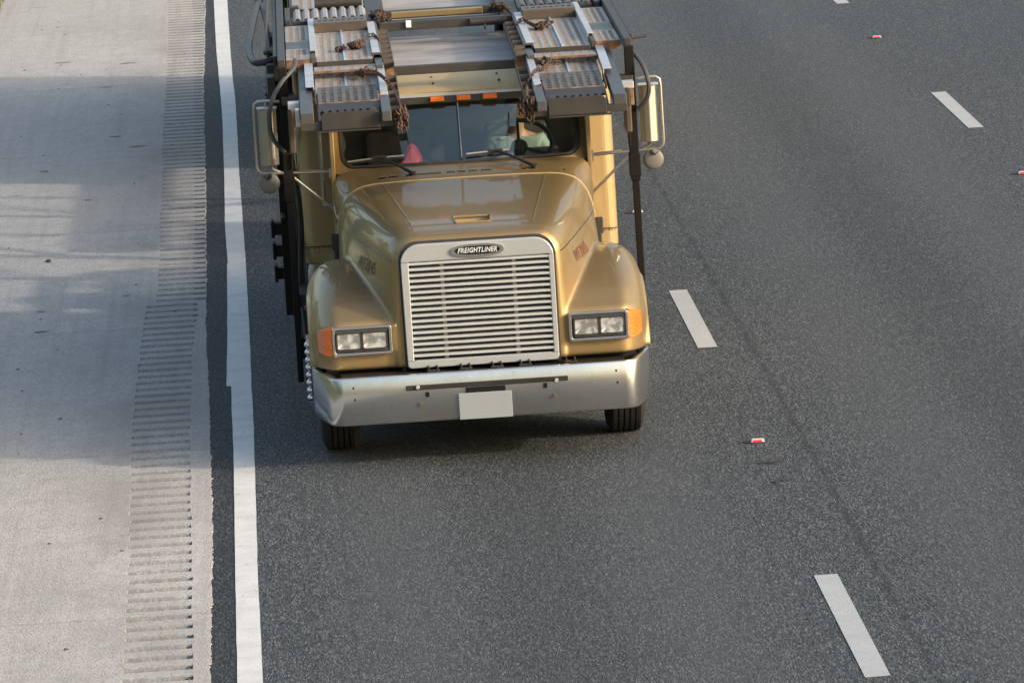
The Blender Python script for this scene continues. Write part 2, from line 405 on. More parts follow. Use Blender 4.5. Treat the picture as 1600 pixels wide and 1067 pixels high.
def text_mesh(txt, size, bold=0.0, shear=0.0, depth=0.0, align='CENTER', sx=1.0, sp=1.0):
    c = bpy.data.curves.new('lettering', 'FONT'); c.body = txt; c.size = size; c.offset = bold; c.shear = shear
    c.extrude = depth; c.align_x = align; c.align_y = 'CENTER'; c.resolution_u = 3; c.space_character = sp
    o = bpy.data.objects.new('lettering', c); COL.objects.link(o)
    dg = bpy.context.evaluated_depsgraph_get(); me = bpy.data.meshes.new_from_object(o.evaluated_get(dg))
    vs = [(v.co.x*sx, v.co.y, v.co.z) for v in me.vertices]; fs = [tuple(p.vertices) for p in me.polygons]
    bpy.data.objects.remove(o); bpy.data.meshes.remove(me); return vs, fs
def realise(o):
    """turn an object with modifiers into a plain mesh"""
    dg = bpy.context.evaluated_depsgraph_get(); me = bpy.data.meshes.new_from_object(o.evaluated_get(dg))
    o.modifiers.clear(); old = o.data; o.data = me; bpy.data.meshes.remove(old); return o

# ------------------------------------------------------------------ the setting
def strip(name, xa, xb, ys, z, mat, kind='structure', parent=None, curved=True):
    b = MB(); n = len(ys)
    fa = xa if callable(xa) else (lambda y: xa); fb = xb if callable(xb) else (lambda y: xb)
    for y in ys: b.add([(fa(y)+(cx(y) if curved else 0), y, z), (fb(y)+(cx(y) if curved else 0), y, z)])
    for i in range(n-1): b.face((2*i, 2*i+1, 2*i+3, 2*i+2))
    o = b.build(name, mat, parent, clean=False); tag(o, kind=kind); return o
YL = [-120, -60, -20] + [10+5*i for i in range(30)] + [190, 240, 300, 400, 500]
b = MB(); b.face([b.add([(-1500, -1500, -.06)]), b.add([(1500, -1500, -.06)]), b.add([(1500, 2500, -.06)]), b.add([(-1500, 2500, -.06)])])
tag(b.build('ground', 'verge_soil', clean=False), kind='structure')
road = strip('road', -.80, 14.3, YL, 0.0, 'asphalt')

# concrete shoulder: ragged joint with the asphalt, milled grooves cut into it
edge_pts = [(-120, -.66), (30, -.655), (35.16, -.658), (40.0, -.650), (42.46, -.659), (45.5, -.673), (48.0, -.696), (53, -.696), (58.7, -.694), (66.8, -.696), (71.5, -.668), (76, -.640), (90, -.66), (500, -.66)]
def lerp_pts(pts, y):
    for (a, p), (c, q) in zip(pts[:-1], pts[1:]):
        if y <= c: return p+(q-p)*max(0, (y-a)/(c-a))
    return pts[-1][1]
ZS = 0.006
GL = [(30, -1.18), (35.5, -1.184), (38.6, -1.199), (43.7, -1.236), (46.3, -1.231), (47.9, -1.221), (50.36, -1.188), (50.37, -1.108), (52.5, -1.106), (62.9, -1.12), (71.7, -1.10), (76.4, -1.115), (500, -1.11)]
GR = [(30, -.765), (35.5, -.769), (38.6, -.786), (43.7, -.821), (46.3, -.814), (47.9, -.811), (50.36, -.768), (50.37, -.690), (66.8, -.690), (71.7, -.655), (76.4, -.635), (500, -.65)]
def ragged(y):
    e = lerp_pts(edge_pts, y)
    return e+.010*noise.noise((y*4.0, 1.3, 0))+.016*noise.noise((y*33.0, 5.1, 0))+.010*noise.noise((y*71.0, 9.1, 0))
b = MB(); b.use('concrete'); b.use('milled_concrete')
rows = []; y = 31.0; PIT = .305; GW = .135
while y < 84:
    gl = lerp_pts(GL, y)+rnd.uniform(-.006, .006); gr = min(lerp_pts(GR, y)+rnd.uniform(-.007, .007), ragged(y)-.006)
    for k, (dy, d) in enumerate(((0, 0), (.012, .40), (.035, .85), (.068, 1), (.100, .85), (.124, .40), (GW, 0))):
        rows.append((y+dy, gl, gr, d*.011, 0 if k in (6,) else 1))
    y += PIT
prev = None
for (yy, gl, gr, d, ing) in rows:
    e = ragged(yy); c = cx(yy)
    ids = [b.add([(-3.26+c, yy, ZS)]), b.add([(gl-.004+c, yy, ZS)]), b.add([(gl+c, yy, ZS-d)]), b.add([(gr+c, yy, ZS-d)]), b.add([(min(gr+.004, e-.001)+c, yy, ZS)]), b.add([(e+c, yy, ZS-.002)]), b.add([(e+c+.002, yy, -.01)])]
    if prev:
        for i in range(6):
            b.use('milled_concrete' if (prev[1] and i in (1, 2, 3)) else 'concrete')
            b.face((prev[0][i], prev[0][i+1], ids[i+1], ids[i]))
    prev = (ids, ing)
shoulder = b.build('shoulder', None, clean=False); tag(shoulder, kind='structure')
strip('shoulder', -3.26, lambda y: lerp_pts(edge_pts, y), [-120, -60, 0, 15, 31.0], ZS, 'concrete')
strip('shoulder', -3.26, lambda y: lerp_pts(edge_pts, y), [83.98, 100, 120, 160, 200, 300, 400, 500], ZS, 'concrete')
strip('shoulder', 14.3, 17.5, YL, ZS, 'concrete')
strip('verge', -60, -3.24, YL, -.012, 'verge_soil'); strip('verge', 17.5, 70, YL, -.012, 'verge_soil')

# painted markings: edge line with its overlapped repaint, dashes
ED = [(30, -.50, -.35), (35.11, -.499, -.347), (38.39, -.502, -.356), (43.19, -.498, -.347), (44.84, -.506, -.345), (45.94, -.503, -.349), (45.95, -.540, -.348), (48.81, -.523, -.345), (52.55, -.513, -.348), (52.58, -.505, -.348), (54.99, -.520, -.354), (58.59, -.511, -.362), (63.14, -.506, -.358), (65.01, -.512, -.357), (67.44, -.524, -.371), (69.53, -.535, -.373), (72.95, -.537, -.370), (76.0, -.534, -.365), (90, -.53, -.37), (160, -.52, -.37), (300, -.52, -.37)]
ys = []
for (a, _, _), (c, _, _) in zip(ED[:-1], ED[1:]):
    n = max(1, int((c-a)/.4)) if c < 80 else 6
    ys += [a+(c-a)*i/n for i in range(n)]
el = lambda y: lerp_pts([(q[0], q[1]) for q in ED], y)+.004*noise.noise((y*3.1, 0, 2))
er = lambda y: lerp_pts([(q[0], q[2]) for q in ED], y)+.004*noise.noise((y*3.1, 7, 2))
o = strip('edge_line', el, er, [-100, -40, 0, 20]+ys+[300], .004, 'edge_paint', None, road)
strip('edge_line', 14.0, 14.15, YL, .004, 'edge_paint', None, road)
for lane, y0 in ((0, 46.306), (1, 58.614), (2, 52.4)):
    for k in range(-5, 14):
        ya = y0+12.19*k
        if ya < 10 or (lane == 2 and ya > 120): continue
        xc = 3.205+3.66*lane; j = [rnd.uniform(-.006, .006) for _ in range(4)]
        b = MB(); b.face([b.add([(xc-.075+cx(ya)+j[0], ya+j[1], .004)]), b.add([(xc+.075+cx(ya), ya+j[2], .004)]), b.add([(xc+.075+cx(ya+3.05), ya+3.05, .004)]), b.add([(xc-.075+cx(ya+3.05)+j[3], ya+3.05, .004)])])
        b.build('lane_dash', 'road_paint', road, clean=False)

# raised pavement markers
def marker(x, y, label):
    r = empty('pavement_marker', (x, y, .004)); tag(r, label, 'road marker', 'raised reflective markers on the lane lines')
    b = MB(); b.hexa([(-.050, -.045, 0), (.050, -.045, 0), (.050, .045, 0), (-.050, .045, 0), (-.042, -.022, .017), (.042, -.022, .017), (.042, .022, .017), (-.042, .022, .017)])
    b.build('body', 'marker_body', r, bevel=.004)
    b = MB(); b.hexa([(-.040, -.0445, .002), (.028, -.0445, .002), (.028, -.040, .002), (-.040, -.040, .002), (-.036, -.0275, .0145), (.026, -.0275, .0145), (.026, -.024, .0145), (-.036, -.024, .0145)])
    b.build('reflector', 'marker_red', r)
    b = MB(); pr = random.Random(int(y*10)); n = 14
    b.prism([(.09*math.cos(2*math.pi*k/n)*pr.uniform(.85, 1.1)-.02, .075*math.sin(2*math.pi*k/n)*pr.uniform(.85, 1.1)) for k in range(n)], lambda u, v, tt: (u, v, tt), -.002, .0015)
    b.build('adhesive_pad', 'tar_patch', r)
marker(3.061, 42.05, 'red faced road marker on the dashed line, right of the bumper near the truck')
marker(6.451, 67.03, 'tiny red faced road marker high up the road between two far dashes')
marker(6.594, 55.10, 'red faced road marker cut off by the right edge of the photograph')
marker(2.965, 54.16, 'small road marker partly hidden behind the dark rack post right of the hood')
tp = empty('tar_patch', (3.09, 41.2, .004)); tag(tp, 'black tar scraps left on the asphalt in front of the nearest red road marker', 'tar patch')
for dx, dy, w, l in ((0, 0, .10, .06), (-.03, -.75, .035, .05), (.035, -.72, .04, .05)):
    b = MB(); n = 12; pr = random.Random(int(w*997+l*77))
    b.prism([(dx+w*math.cos(2*math.pi*k/n)*pr.uniform(.6, 1.1), dy+l*math.sin(2*math.pi*k/n)*pr.uniform(.6, 1.1)) for k in range(n)], lambda u, v, tt: (u, v, tt), -.002, .002); b.build('scrap', 'tar_patch', tp)

# scraps on the shoulder
def scrap(name, x, y, w, l, h, mat, label, cat):
    b = MB(); n = 10; pr = random.Random(int((x+y)*100))
    prof = [(w*math.cos(2*math.pi*k/n)*pr.uniform(.7, 1.1), l*math.sin(2*math.pi*k/n)*pr.uniform(.7, 1.1)) for k in range(n)]
    a = b.add([(u, v, 0) for u, v in prof]); c = b.add([(u*.7, v*.7, h) for u, v in prof])
    b.face([c+i for i in range(n)])
    for i in range(n): b.face((a+i, a+(i+1) % n, c+(i+1) % n, c+i))
    o = b.build(name, mat); o.location = (x, y, ZS); tag(o, label, cat)
scrap('dark_leaf', -2.341, 53.39, .03, .07, .015, 'rubber', 'small black scrap on the sunlit stripes of the concrete shoulder', 'debris')
scrap('tar_spot', -2.265, 49.29, .072, .055, .004, 'brown_steel', 'dark oval tar spot on the shaded concrete shoulder at far left', 'tar spot')
scrap('tar_spot', -1.00, 49.65, .035, .07, .005, 'brown_steel', 'dark smear across a rumble groove where the groove row steps sideways', 'tar spot')
b = MB(); pr = random.Random(5)
for k in range(70):
    x = pr.uniform(-3.1, -.9); y = pr.uniform(34, 76); q = pr.uniform(.006, .016); a = pr.uniform(0, 6.3)
    p = [(x+cx(y)+q*math.cos(a+i*2.1)*(1+.8*(i == 0)), y+q*2*math.sin(a+i*2.1), ZS+.001) for i in range(3)]+[(x+cx(y), y, ZS+q*.7)]
    i0 = b.add(p); b.face((i0, i0+1, i0+3)); b.face((i0+1, i0+2, i0+3)); b.face((i0+2, i0, i0+3))
tag(b.build('grit', 'brown_steel'), kind='stuff')
# scuff marks rubbed into the concrete
t = NT('scuff'); nz = t.noise(9, 3, .6, (1, .4, 1)); t.set(t.mix(nz, (.24, .215, .185), (.17, .15, .13)), .9); M['scuff'] = t.m
pr = random.Random(14)
for x, y, w, l in ((-1.965, 69.2, .11, .07), (-1.70, 61.35, .10, .07), (-2.72, 69.7, .12, .05), (-2.15, 66.9, .07, .05), (-1.95, 62.3, .07, .05), (-2.6, 59.8, .06, .10), (-1.35, 60.6, .05, .04), (-2.1, 57.4, .05, .05), (-1.6, 51.0, .04, .04), (-2.3, 50.4, .05, .05)):
    n = 16; b = MB(); i0 = b.add([(x+w*math.cos(2*math.pi*k/n)*pr.uniform(.6, 1.1), y+l*math.sin(2*math.pi*k/n)*pr.uniform(.5, 1.1)+.1*w*math.cos(2*math.pi*k/n), ZS+.004) for k in range(n)]); b.face([i0+k for k in range(n)])
    b.build('scuff_mark', 'scuff', shoulder, clean=False)
# grass of the verge
b = MB(); pr = random.Random(8)
for k in range(16000):
    y = pr.uniform(60, 100); x = -3.26-abs(pr.gauss(0, .8))+.04; h = pr.uniform(.05, .16); a = pr.uniform(0, 3.14); w = .007
    dx, dy = w*math.cos(a), w*math.sin(a); lx, ly = pr.uniform(-.06, .06), pr.uniform(-.06, .06)
    i0 = b.add([(x+cx(y)-dx, y-dy, -.012), (x+cx(y)+dx, y+dy, -.012), (x+cx(y)+lx, y+ly, h)]); b.face((i0, i0+1, i0+2))
tag(b.build('grass', 'grass', clean=False), kind='stuff')

# unseen trees added beyond the left verge to darken paint and chrome reflections
t = NT('foliage'); nz = t.noise(.6, 4, .6); t.set(t.mix(nz, (.030, .050, .014), (.085, .115, .035)), .75); M['foliage'] = t.m
b = MB(); b.use('brown_steel'); pr = random.Random(21)
for k in range(20):
    tx = -30-pr.uniform(0, 12); ty = -45+k*8.5+pr.uniform(-2, 2); th = pr.uniform(10, 15); b.use('brown_steel')
    b.tube([(tx, ty, -.1), (tx+pr.uniform(-.2, .2), ty, th*.35), (tx+pr.uniform(-.4, .4), ty+pr.uniform(-.4, .4), th*.8)], [.24, .18, .06], 7); b.use('foliage')
    cl = [(tx+pr.gauss(0, 2.2), ty+pr.gauss(0, 2.8), th*pr.uniform(.1, .95), pr.uniform(1.4, 2.5)) for _ in range(14)]
    for _ in range(1100):
        c = pr.choice(cl); d = Vector((pr.gauss(0, 1), pr.gauss(0, 1), pr.gauss(0, 1))).normalized()*c[3]*pr.uniform(.6, 1.0); p = Vector(c[:3])+d
        a = Vector((pr.gauss(0, 1), pr.gauss(0, 1), pr.gauss(0, 1))).normalized(); e = a.orthogonal().normalized()*.34; a = a*.5
        i0 = b.add([p-a, p+e, p+a, p-e]); b.face((i0, i0+1, i0+2, i0+3))
tag(b.build('reflection_woodland', None, clean=False), kind='stuff')

# ------------------------------------------------------------------ the truck
T = empty('car_hauler_truck', (1.15, 41.87, 0))
tag(T, 'gold conventional car hauler tractor with an empty rusty loading rack over its cab', 'truck')

# hood: closed lofts fused into one moulded shell
def mirror_sec(half, y): return [(x, y, z) for x, z in half]+[(-x, y, z) for x, z in reversed(half[1:])]
HS = [(.235, [(0, 1.565), (.40, 1.562), (.49, 1.540), (.545, 1.48), (.572, 1.40), (.585, 1.0), (.59, .68)]),
      (.27, [(0, 1.603), (.41, 1.600), (.515, 1.575), (.578, 1.51), (.602, 1.41), (.612, 1.05), (.615, .68)]),
      (.36, [(0, 1.630), (.42, 1.627), (.545, 1.598), (.610, 1.53), (.640, 1.41), (.655, 1.10), (.66, .68)]),
      (.55, [(0, 1.650), (.44, 1.646), (.585, 1.612), (.655, 1.535), (.695, 1.41), (.735, 1.15), (.745, .72)]),
      (.90, [(0, 1.676), (.48, 1.671), (.64, 1.632), (.715, 1.55), (.765, 1.42), (.835, 1.22), (.85, .85)]),
      (1.30, [(0, 1.704), (.52, 1.698), (.695, 1.655), (.775, 1.57), (.83, 1.44), (.905, 1.27), (.92, .95)]),
      (1.75, [(0, 1.730), (.56, 1.723), (.745, 1.683), (.835, 1.60), (.89, 1.475), (.94, 1.31), (.945, .98)]),
      (2.20, [(0, 1.752), (.60, 1.745), (.79, 1.712), (.88, 1.635), (.93, 1.52), (.95, 1.36), (.955, 1.0)])]
def spl(P, n):
    """Catmull-Rom resampling of a list of tuples, n steps per span"""
    P = [tuple(2*a-b for a, b in zip(P[0], P[1]))]+list(P)+[tuple(2*a-b for a, b in zip(P[-1], P[-2]))]; out = []
    for i in range(1, len(P)-2):
        for k in range(n):
            t_ = k/n; out.append(tuple(.5*((2*c)+(d-a)*t_+(2*a-5*c+4*d-e)*t_*t_+(3*c-a-3*d+e)*t_**3) for a, c, d, e in zip(P[i-1], P[i], P[i+1], P[i+2])))
    out.append(P[-2]); return out
cols_h = list(zip(*[[(y, x, z) for x, z in spl(h, 4)] for y, h in HS]))     # one row along the truck per profile point
cols_h = [spl(c[2:], 6) for c in cols_h], [c[:2] for c in cols_h]
secs_h = [[(c[i][1], c[i][2]) for c in cols_h[1]] for i in range(2)]; ys_h = [HS[0][0], HS[1][0]]
for i in range(len(cols_h[0][0])):
    secs_h.append([(c[i][1], c[i][2]) for c in cols_h[0]]); ys_h.append(cols_h[0][0][i][0])
hb = MB(); hb.loft([mirror_sec(h, y) for y, h in zip(ys_h, secs_h)], closed=True)
def fender_prof(X):
    yf = lerp_pts([(.3, .255), (.96, .255), (1.0, .258), (1.03, .266), (1.06, .285), (1.09, .318), (1.12, .364), (1.15, .424), (1.175, .49), (1.2, .575), (1.215, .66)], X)
    zt = lerp_pts([(.3, 1.33), (.96, 1.318), (1.02, 1.308), (1.07, 1.292), (1.11, 1.267), (1.15, 1.225), (1.18, 1.175), (1.2, 1.12), (1.215, 1.055)], X)
    zh = lerp_pts([(.3, 1.015), (1.03, 1.015), (1.12, .985), (1.18, .94), (1.215, .86)], X)
    pr = [(yf, .685), (yf-.004, .85), (yf, zh-.02), (yf+.025, zh+.012)]
    for a, fz in ((.14, .34), (.30, .60), (.50, .80), (.72, .93), (.95, 1.0)):
        pr.append((yf+.025+(1.30-yf)*a, zh+.012+(zt-zh-.012)*fz))
    pr = pr[:3]+spl(pr[3:]+[(1.5, zt-.01), (1.85, zt-.10), (2.05, zt-.26)], 5)+[(2.08, .80), (1.70, .78)]
    for k in range(9):
        a = R(20+140*k/8); pr.append((1.05+.60*math.cos(a), .52+.60*math.sin(a)))
    pr.append((.485, .685)); return pr
for s in (1, -1):
    xs_ = [.45, .7, .9, 1.0, 1.03, 1.06, 1.085, 1.11, 1.13, 1.15, 1.165, 1.18, 1.19, 1.20, 1.207, 1.213]
    hb.loft([[(s*X, y, z) for y, z in fender_prof(X)] for X in xs_], closed=True)
hood = hb.build('hood', 'gold_paint', T)
md = hood.modifiers.new('remesh', 'REMESH'); md.mode = 'VOXEL'; md.voxel_size = .0115
md = hood.modifiers.new('smooth', 'SMOOTH'); md.factor = .5; md.iterations = 12
realise(hood)
bm = bmesh.new(); bm.from_mesh(hood.data)
bmesh.ops.delete(bm, geom=[f for f in bm.faces if (abs(f.calc_center_median().x) < .50 and .72 < f.calc_center_median().z < 1.46 and f.calc_center_median().y < .30)], context='FACES')
bmesh.ops.delete(bm, geom=[f for f in bm.faces if (abs(f.calc_center_median().x) < .118 and .52 < f.calc_center_median().y < .69 and f.calc_center_median().z > 1.6)], context='FACES')
for f in bm.faces: f.smooth = True
bm.to_mesh(hood.data); bm.free()
HB = BVHTree.FromPolygons([v.co.copy() for v in hood.data.vertices], [tuple(p.vertices) for p in hood.data.polygons])
def on_hood(p, off=.002):
    q, n, i, d = HB.find_nearest(Vector(p))
    return q+n*off, n
def surf_tube(name, pts, r, mat, parent, steps=8, off=0.0):
    out = []
    for a, c in zip(pts[:-1], pts[1:]):
        for k in range(steps): out.append(on_hood(Vector(a).lerp(Vector(c), k/steps), off)[0])
    out.append(on_hood(pts[-1], off)[0])
    b = MB(); b.tube(out, r, 6); return b.build(name, mat, parent, smooth=True)
for s in (1, -1):
    surf_tube('hood_crease', [(s*.60, 2.17, 1.75), (s*.42, .42, 1.64)], .006, 'gold_paint', hood, 30, -.0025)
    surf_tube('hood_seam', [(s*.935, 2.18, 1.46), (s*.80, 1.2, 1.47), (s*.66, .5, 1.46), (s*.60, .27, 1.44)], .0045, 'emblem_black', hood, 14, -.001)
# recessed badge pocket on the hood nose
b = MB(); zt = lambda y: 1.650+(y-.55)*.074
fl = [(-.112, .50, zt(.50)-.004), (.112, .50, zt(.50)-.004), (.128, .69, zt(.69)-.075), (-.128, .69, zt(.69)-.075)]
bw = [(-.128, .69, zt(.69)-.075), (.128, .69, zt(.69)-.075), (.130, .71, zt(.71)+.004), (-.130, .71, zt(.71)+.004)]
for q in (fl, bw):
    i0 = b.add(q); b.face((i0, i0+1, i0+2, i0+3))
for s in (1, -1):
    i0 = b.add([(s*.112, .50, zt(.5)-.004), (s*.128, .69, zt(.69)-.075), (s*.130, .71, zt(.71)+.004), (s*.120, .51, zt(.51)+.003)]); b.face((i0, i0+1, i0+2, i0+3))
b.build('badge_pocket', 'gold_sleeper', hood, clean=False)
b = MB(); b.tube([(-.116, .505, zt(.505)+.001), (.116, .505, zt(.505)+.001), (.124, .52, zt(.52)+.001), (.132, .70, zt(.70)+.002), (.122, .712, zt(.712)+.003), (-.122, .712, zt(.712)+.003), (-.132, .70, zt(.70)+.002), (-.124, .52, zt(.52)+.001)], .009, 8, True)
b.build('pocket_rim', 'gold_paint', hood, smooth=True)
# rolled rear lip of the hood
lip = [(x, 2.185, z) for x, z in HS[-1][1]]; lip = [(-x, y, z) for x, y, z in reversed(lip[1:6])]+lip[:6]
surf_tube('hood_lip', lip, .008, 'gold_sleeper', hood, 6, .001)
# unit numbers on both hood sides
for s in (1, -1):
    vs, fs = text_mesh('WF2045', .122, .0014, 0, 0, sx=1.0, sp=1.16)
    base = Vector((s*.755, .78, 1.345)); c0, n0 = on_hood(base, 0)
    ux = Vector((s*.20, .98, 0)) if s > 0 else Vector((.20*1, -.98, 0)).normalized()
    ux = (ux-n0*ux.dot(n0)).normalized(); vy = n0.cross(ux).normalized()
    if vy.z < 0: vy = -vy
    b = MB(); b.add([on_hood(c0+ux*(x*1.0)+vy*(yy*1.0), .003)[0] for x, yy, _ in vs]); [b.face(f) for f in fs]
    b.build('unit_number', 'letter_red', hood, clean=False)
# rubber hood latches
for s in (1, -1):
    b = MB(); b.box(s*.945, s*1.0, 2.10, 2.15, 1.28, 1.40); b.box(s*.95, s*.985, 2.095, 2.14, 1.18, 1.29); b.cyl((s*.955, 2.09, 1.20), (s*.99, 2.09, 1.17), .016)
    b.build('hood_latch', 'rubber', T, bevel=.008)

# grille ------------------------------------------------------------------
fn = lambda u, v, tt: (u, tt, v)
gr_o = rrect(-.535, .545, .682, 1.556, .03, 6, (.03, .03, .13, .13)); 
gr_o = [(u*(1-.02*(1.55-v)/.87) if u < 0 else u, v+(.012*(1-(u/.54)**2) if v > 1.5 else 0)) for u, v in gr_o]
gr_i = rrect(-.478, .510, .738, 1.436, .004, 6)
b = MB(); b.ring(gr_o, gr_i, fn, .178, .235); grille = b.build('grille', 'grille_alloy', T, bevel=.006)
b = MB(); so_ = [(u*1.025, v+(.014 if v > 1.1 else -.006)) for u, v in gr_o]; b.ring(so_, [(u*.98, v*.998+.002) for u, v in gr_o], fn, .205, .245); b.build('grille_gap_ring', 'rubber', T)  # black ring stands in for the shaded gap around the grille
for sx_ in (-1, 1):
    for zz in (.737, 1.437):
        b = MB(); b.box(sx_*.478+ .016, sx_*.478+(.066 if sx_ > 0 else -.056)+.016*(sx_ > 0), .1768, .18, zz-.0012, zz+.0012); b.build('corner_joint', 'emblem_black', grille)
bar0 = None
for k in range(17):
    zc = .738+.0305+k*.0408
    if bar0 is None:
        b = MB(); prof = [(.186, -.0095), (.181, -.003), (.182, .006), (.188, .0105), (.222, .014), (.224, .008), (.20, .0), (.19, -.009)]
        b.loft([[(-.481, y, z) for y, z in prof], [(.513, y, z) for y, z in prof]], closed=True); bar0 = b.build('grille_bar', 'grille_bar_alloy', grille); bar0.location = (0, 0, zc)
    else:
        c = bar0.copy(); COL.objects.link(c); c.parent = grille; c.location = (0, 0, zc+rnd.uniform(-.0006, .0006))
for xx in (-.245, .262):
    b = MB(); b.box(xx-.013, xx+.013, .2245, .236, .735, 1.44); b.build('grille_strut', 'fibre_white', grille)
b = MB(); b.box(-.56, .56, .44, .47, .66, 1.50); b.box(-.56, -.54, .25, .46, .66, 1.5); b.box(.54, .56, .25, .46, .66, 1.5); b.box(-.56, .56, .25, .46, 1.455, 1.475)
for k in range(40): b.box(-.53+k*.027, -.518+k*.027, .425, .441, .68, 1.45)
b.build('radiator', 'radiator', T)
# oval maker's emblem
b = MB(); b.use('chrome'); NN = 40
ov = lambda a, c: [(.010+a*math.copysign(abs(math.cos(2*math.pi*k/NN))**.75, math.cos(2*math.pi*k/NN)), 1.497+c*math.copysign(abs(math.sin(2*math.pi*k/NN))**.85, math.sin(2*math.pi*k/NN))) for k in range(NN)]
b.ring(ov(.188, .046), ov(.160, .031), fn, .163, .180); b.use('emblem_black'); b.prism(ov(.162, .033), fn, .168, .178); b.use('letter_silver')
vs, fs = text_mesh('FREIGHTLINER', .049, .0012, .24, .0012, sx=.80, sp=1.10)
i0 = b.add([(.010+x, .1672-zz, 1.4965+yy) for x, yy, zz in vs]); [b.face([i0+i for i in f]) for f in fs]
b.build('emblem', None, grille, clean=False)

# headlamps --------------------------------------------------------------
for s in (1, -1):
    yb = .222
    b = MB(); b.ring(rrect(.625, 1.045, .796, 1.000, .02, 4), rrect(.645, 1.025, .816, .982, .012, 4), lambda u, v, tt: (s*u, tt, v), yb-.022, yb+.04)
    hl = b.build('headlight_bezel', 'chrome', T, bevel=.004)
    b = MB(); b.box(s*.640, s*1.03, .2425, .252, .812, .986); b.build('backing', 'grey_steel', hl)
    b = MB(); b.box(s*.650, s*1.02, yb-.014, yb-.005, .822, .838); b.box(s*.650, s*1.02, yb-.014, yb-.005, .962, .977); b.build('retainer', 'grey_steel', hl)
    for (xa, xb) in ((.662, .832), (.846, 1.014)):
        b = MB(); b.ring(rrect(xa-.006, xb+.006, .836, .964, .018, 4), rrect(xa+.005, xb-.005, .847, .953, .014, 4), lambda u, v, tt: (s*u, tt, v), yb-.030, yb-.002)
        b.build('lamp_rim', 'rubber', hl)
        b = MB(); nx, nz = 12, 8
        for j in range(nz+1):
            for i in range(nx+1):
                u = i/nx*2-1; w = j/nz*2-1; b.add([(s*((xa+xb)/2+u*(xb-xa-.008)/2), yb+.018-.034*max(abs(u)**2.5, abs(w)**2.5), .900+w*.054)])
        for j in range(nz):
            for i in range(nx): b.face((j*(nx+1)+i, j*(nx+1)+i+1, (j+1)*(nx+1)+i+1, (j+1)*(nx+1)+i))
        b.build('lamp_reflector', 'lamp_reflector', hl, smooth=True)
        b = MB(); b.prism(rrect(xa, xb, .843, .957, .014, 4), lambda u, v, tt: (s*u, tt, v), yb-.0285, yb-.0265); b.build('lamp_glass', 'lamp_glass', hl)
        b = MB(); b.cyl((s*(xa+xb)/2, yb+.012, .9), (s*(xa+xb)/2, yb-.015, .9), .014, .010, 10); b.build('bulb', 'lamp_reflector', hl)
    # amber corner lamp wrapping round the fender
    b = MB(); cols = [(1.048, .216), (1.085, .236), (1.112, .285), (1.135, .350), (1.150, .395)]
    o_ = [b.add([(s*x, y, .797+.004*i), (s*x, y-.004, .90), (s*x, y, .999-.010*i), (s*(x-.015), y+.07, .999-.010*i), (s*(x-.015), y+.07, .797+.004*i)]) for i, (x, y) in enumerate(cols)]
    for a, c in zip(o_[:-1], o_[1:]):
        for k in range(5): b.face((a+k, a+(k+1) % 5, c+(k+1) % 5, c+k))
    b.face([o_[0]+k for k in range(5)]); b.face([o_[-1]+k for k in range(5)])
    b.build('turn_signal', 'amber_lens', T, smooth=True)
    # side marker lamp on the fender flank
    b = MB(); b.cyl((s*1.19, 1.35, .985), (s*1.232, 1.35, .985), .020, .016, 12); b.build('side_marker', 'red_lens', T, smooth=True)

# bumper -----------------------------------------------------------------
plan = [(-1.205, .66), (-1.195, .50), (-1.115, .155), (-1.085, .055), (-1.045, .012), (-.99, 0), (-.5, -.004), (0, -.006)]
plan = plan+[(-x, y) for x, y in reversed(plan[:-1])]
bprof = [(.075, .655), (.022, .672), (.006, .668), (0, .655), (.002, .50), (0, .345), (.008, .332), (.03, .327)]
b = MB(); secs = []
for i, (x, y) in enumerate(plan):
    a = Vector(plan[max(i-1, 0)]); c = Vector(plan[min(i+1, len(plan)-1)]); d = (c-a).normalized(); nrm = Vector((-d.y, d.x))
    k = max(0, y-.1)/.5; secs.append([(x+nrm.x*o_, y+nrm.y*o_, z) for o_, z in bprof])
b.loft(secs, cap=False); bumper = b.build('bumper', 'bumper_alloy', T, solid=.006, smooth=True)
b = MB(); b.box(-.553, .590, -.020, -.009, .559, .594); b.build('tow_strip', 'black_steel', bumper, bevel=.006)
b = MB(); b.box(-.135, .145, -.0115, -.0065, .517, .555); b.build('license_slot', 'emblem_black', bumper)
b = MB(); b.box(-.187, .187, -.020, -.0115, .330, .517); b.build('license_plate', 'plate_grey', bumper, bevel=.003)
for x, z in ((-.47, .588), (.505, .576)):
    b = MB(); b.cyl((x, -.019, z-.008), (x, -.034, z-.008), .016, .012, 8); b.build('bolt', 'bright_alloy', bumper)
for x, z in ((-.455, .455), (.485, .455)):
    b = MB(); b.cyl((x, -.004, z), (x, -.022, z), .015, .012, 8); b.build('bolt', 'brown_steel', bumper)
for x, z in ((-.405, .525), (.425, .535)):
    b = MB(); b.box(x-.014, x+.014, -.010, -.0055, z-.020, z+.016); b.build('bracket_slot', 'emblem_black', bumper)
for x, z in ((-.92, .60), (-.915, .515), (.93, .605), (.935, .52)):
    b = MB(); b.cyl((x, .012, z), (x, -.003, z), .008, None, 8); b.build('drilled_hole', 'emblem_black', bumper)
# dark gap between hood and bumper, brackets, frame ends
b = MB(); b.box(-1.0, 1.0, .10, .42, .60, .655); b.box(-1.1, 1.1, .42, .45, .40, .70); b.build('bumper_bracket', 'black_steel', T)
for x in (-.35, -.12, .10, .30, .62):
    b = MB(); b.box(x-.045, x+.045, .12, .19, .655, .672); b.box(x-.035, x-.025, .12, .20, .67, .70); b.box(x+.025, x+.035, .12, .20, .67, .70); b.build('hood_stop', 'black_steel', T, bevel=.004)

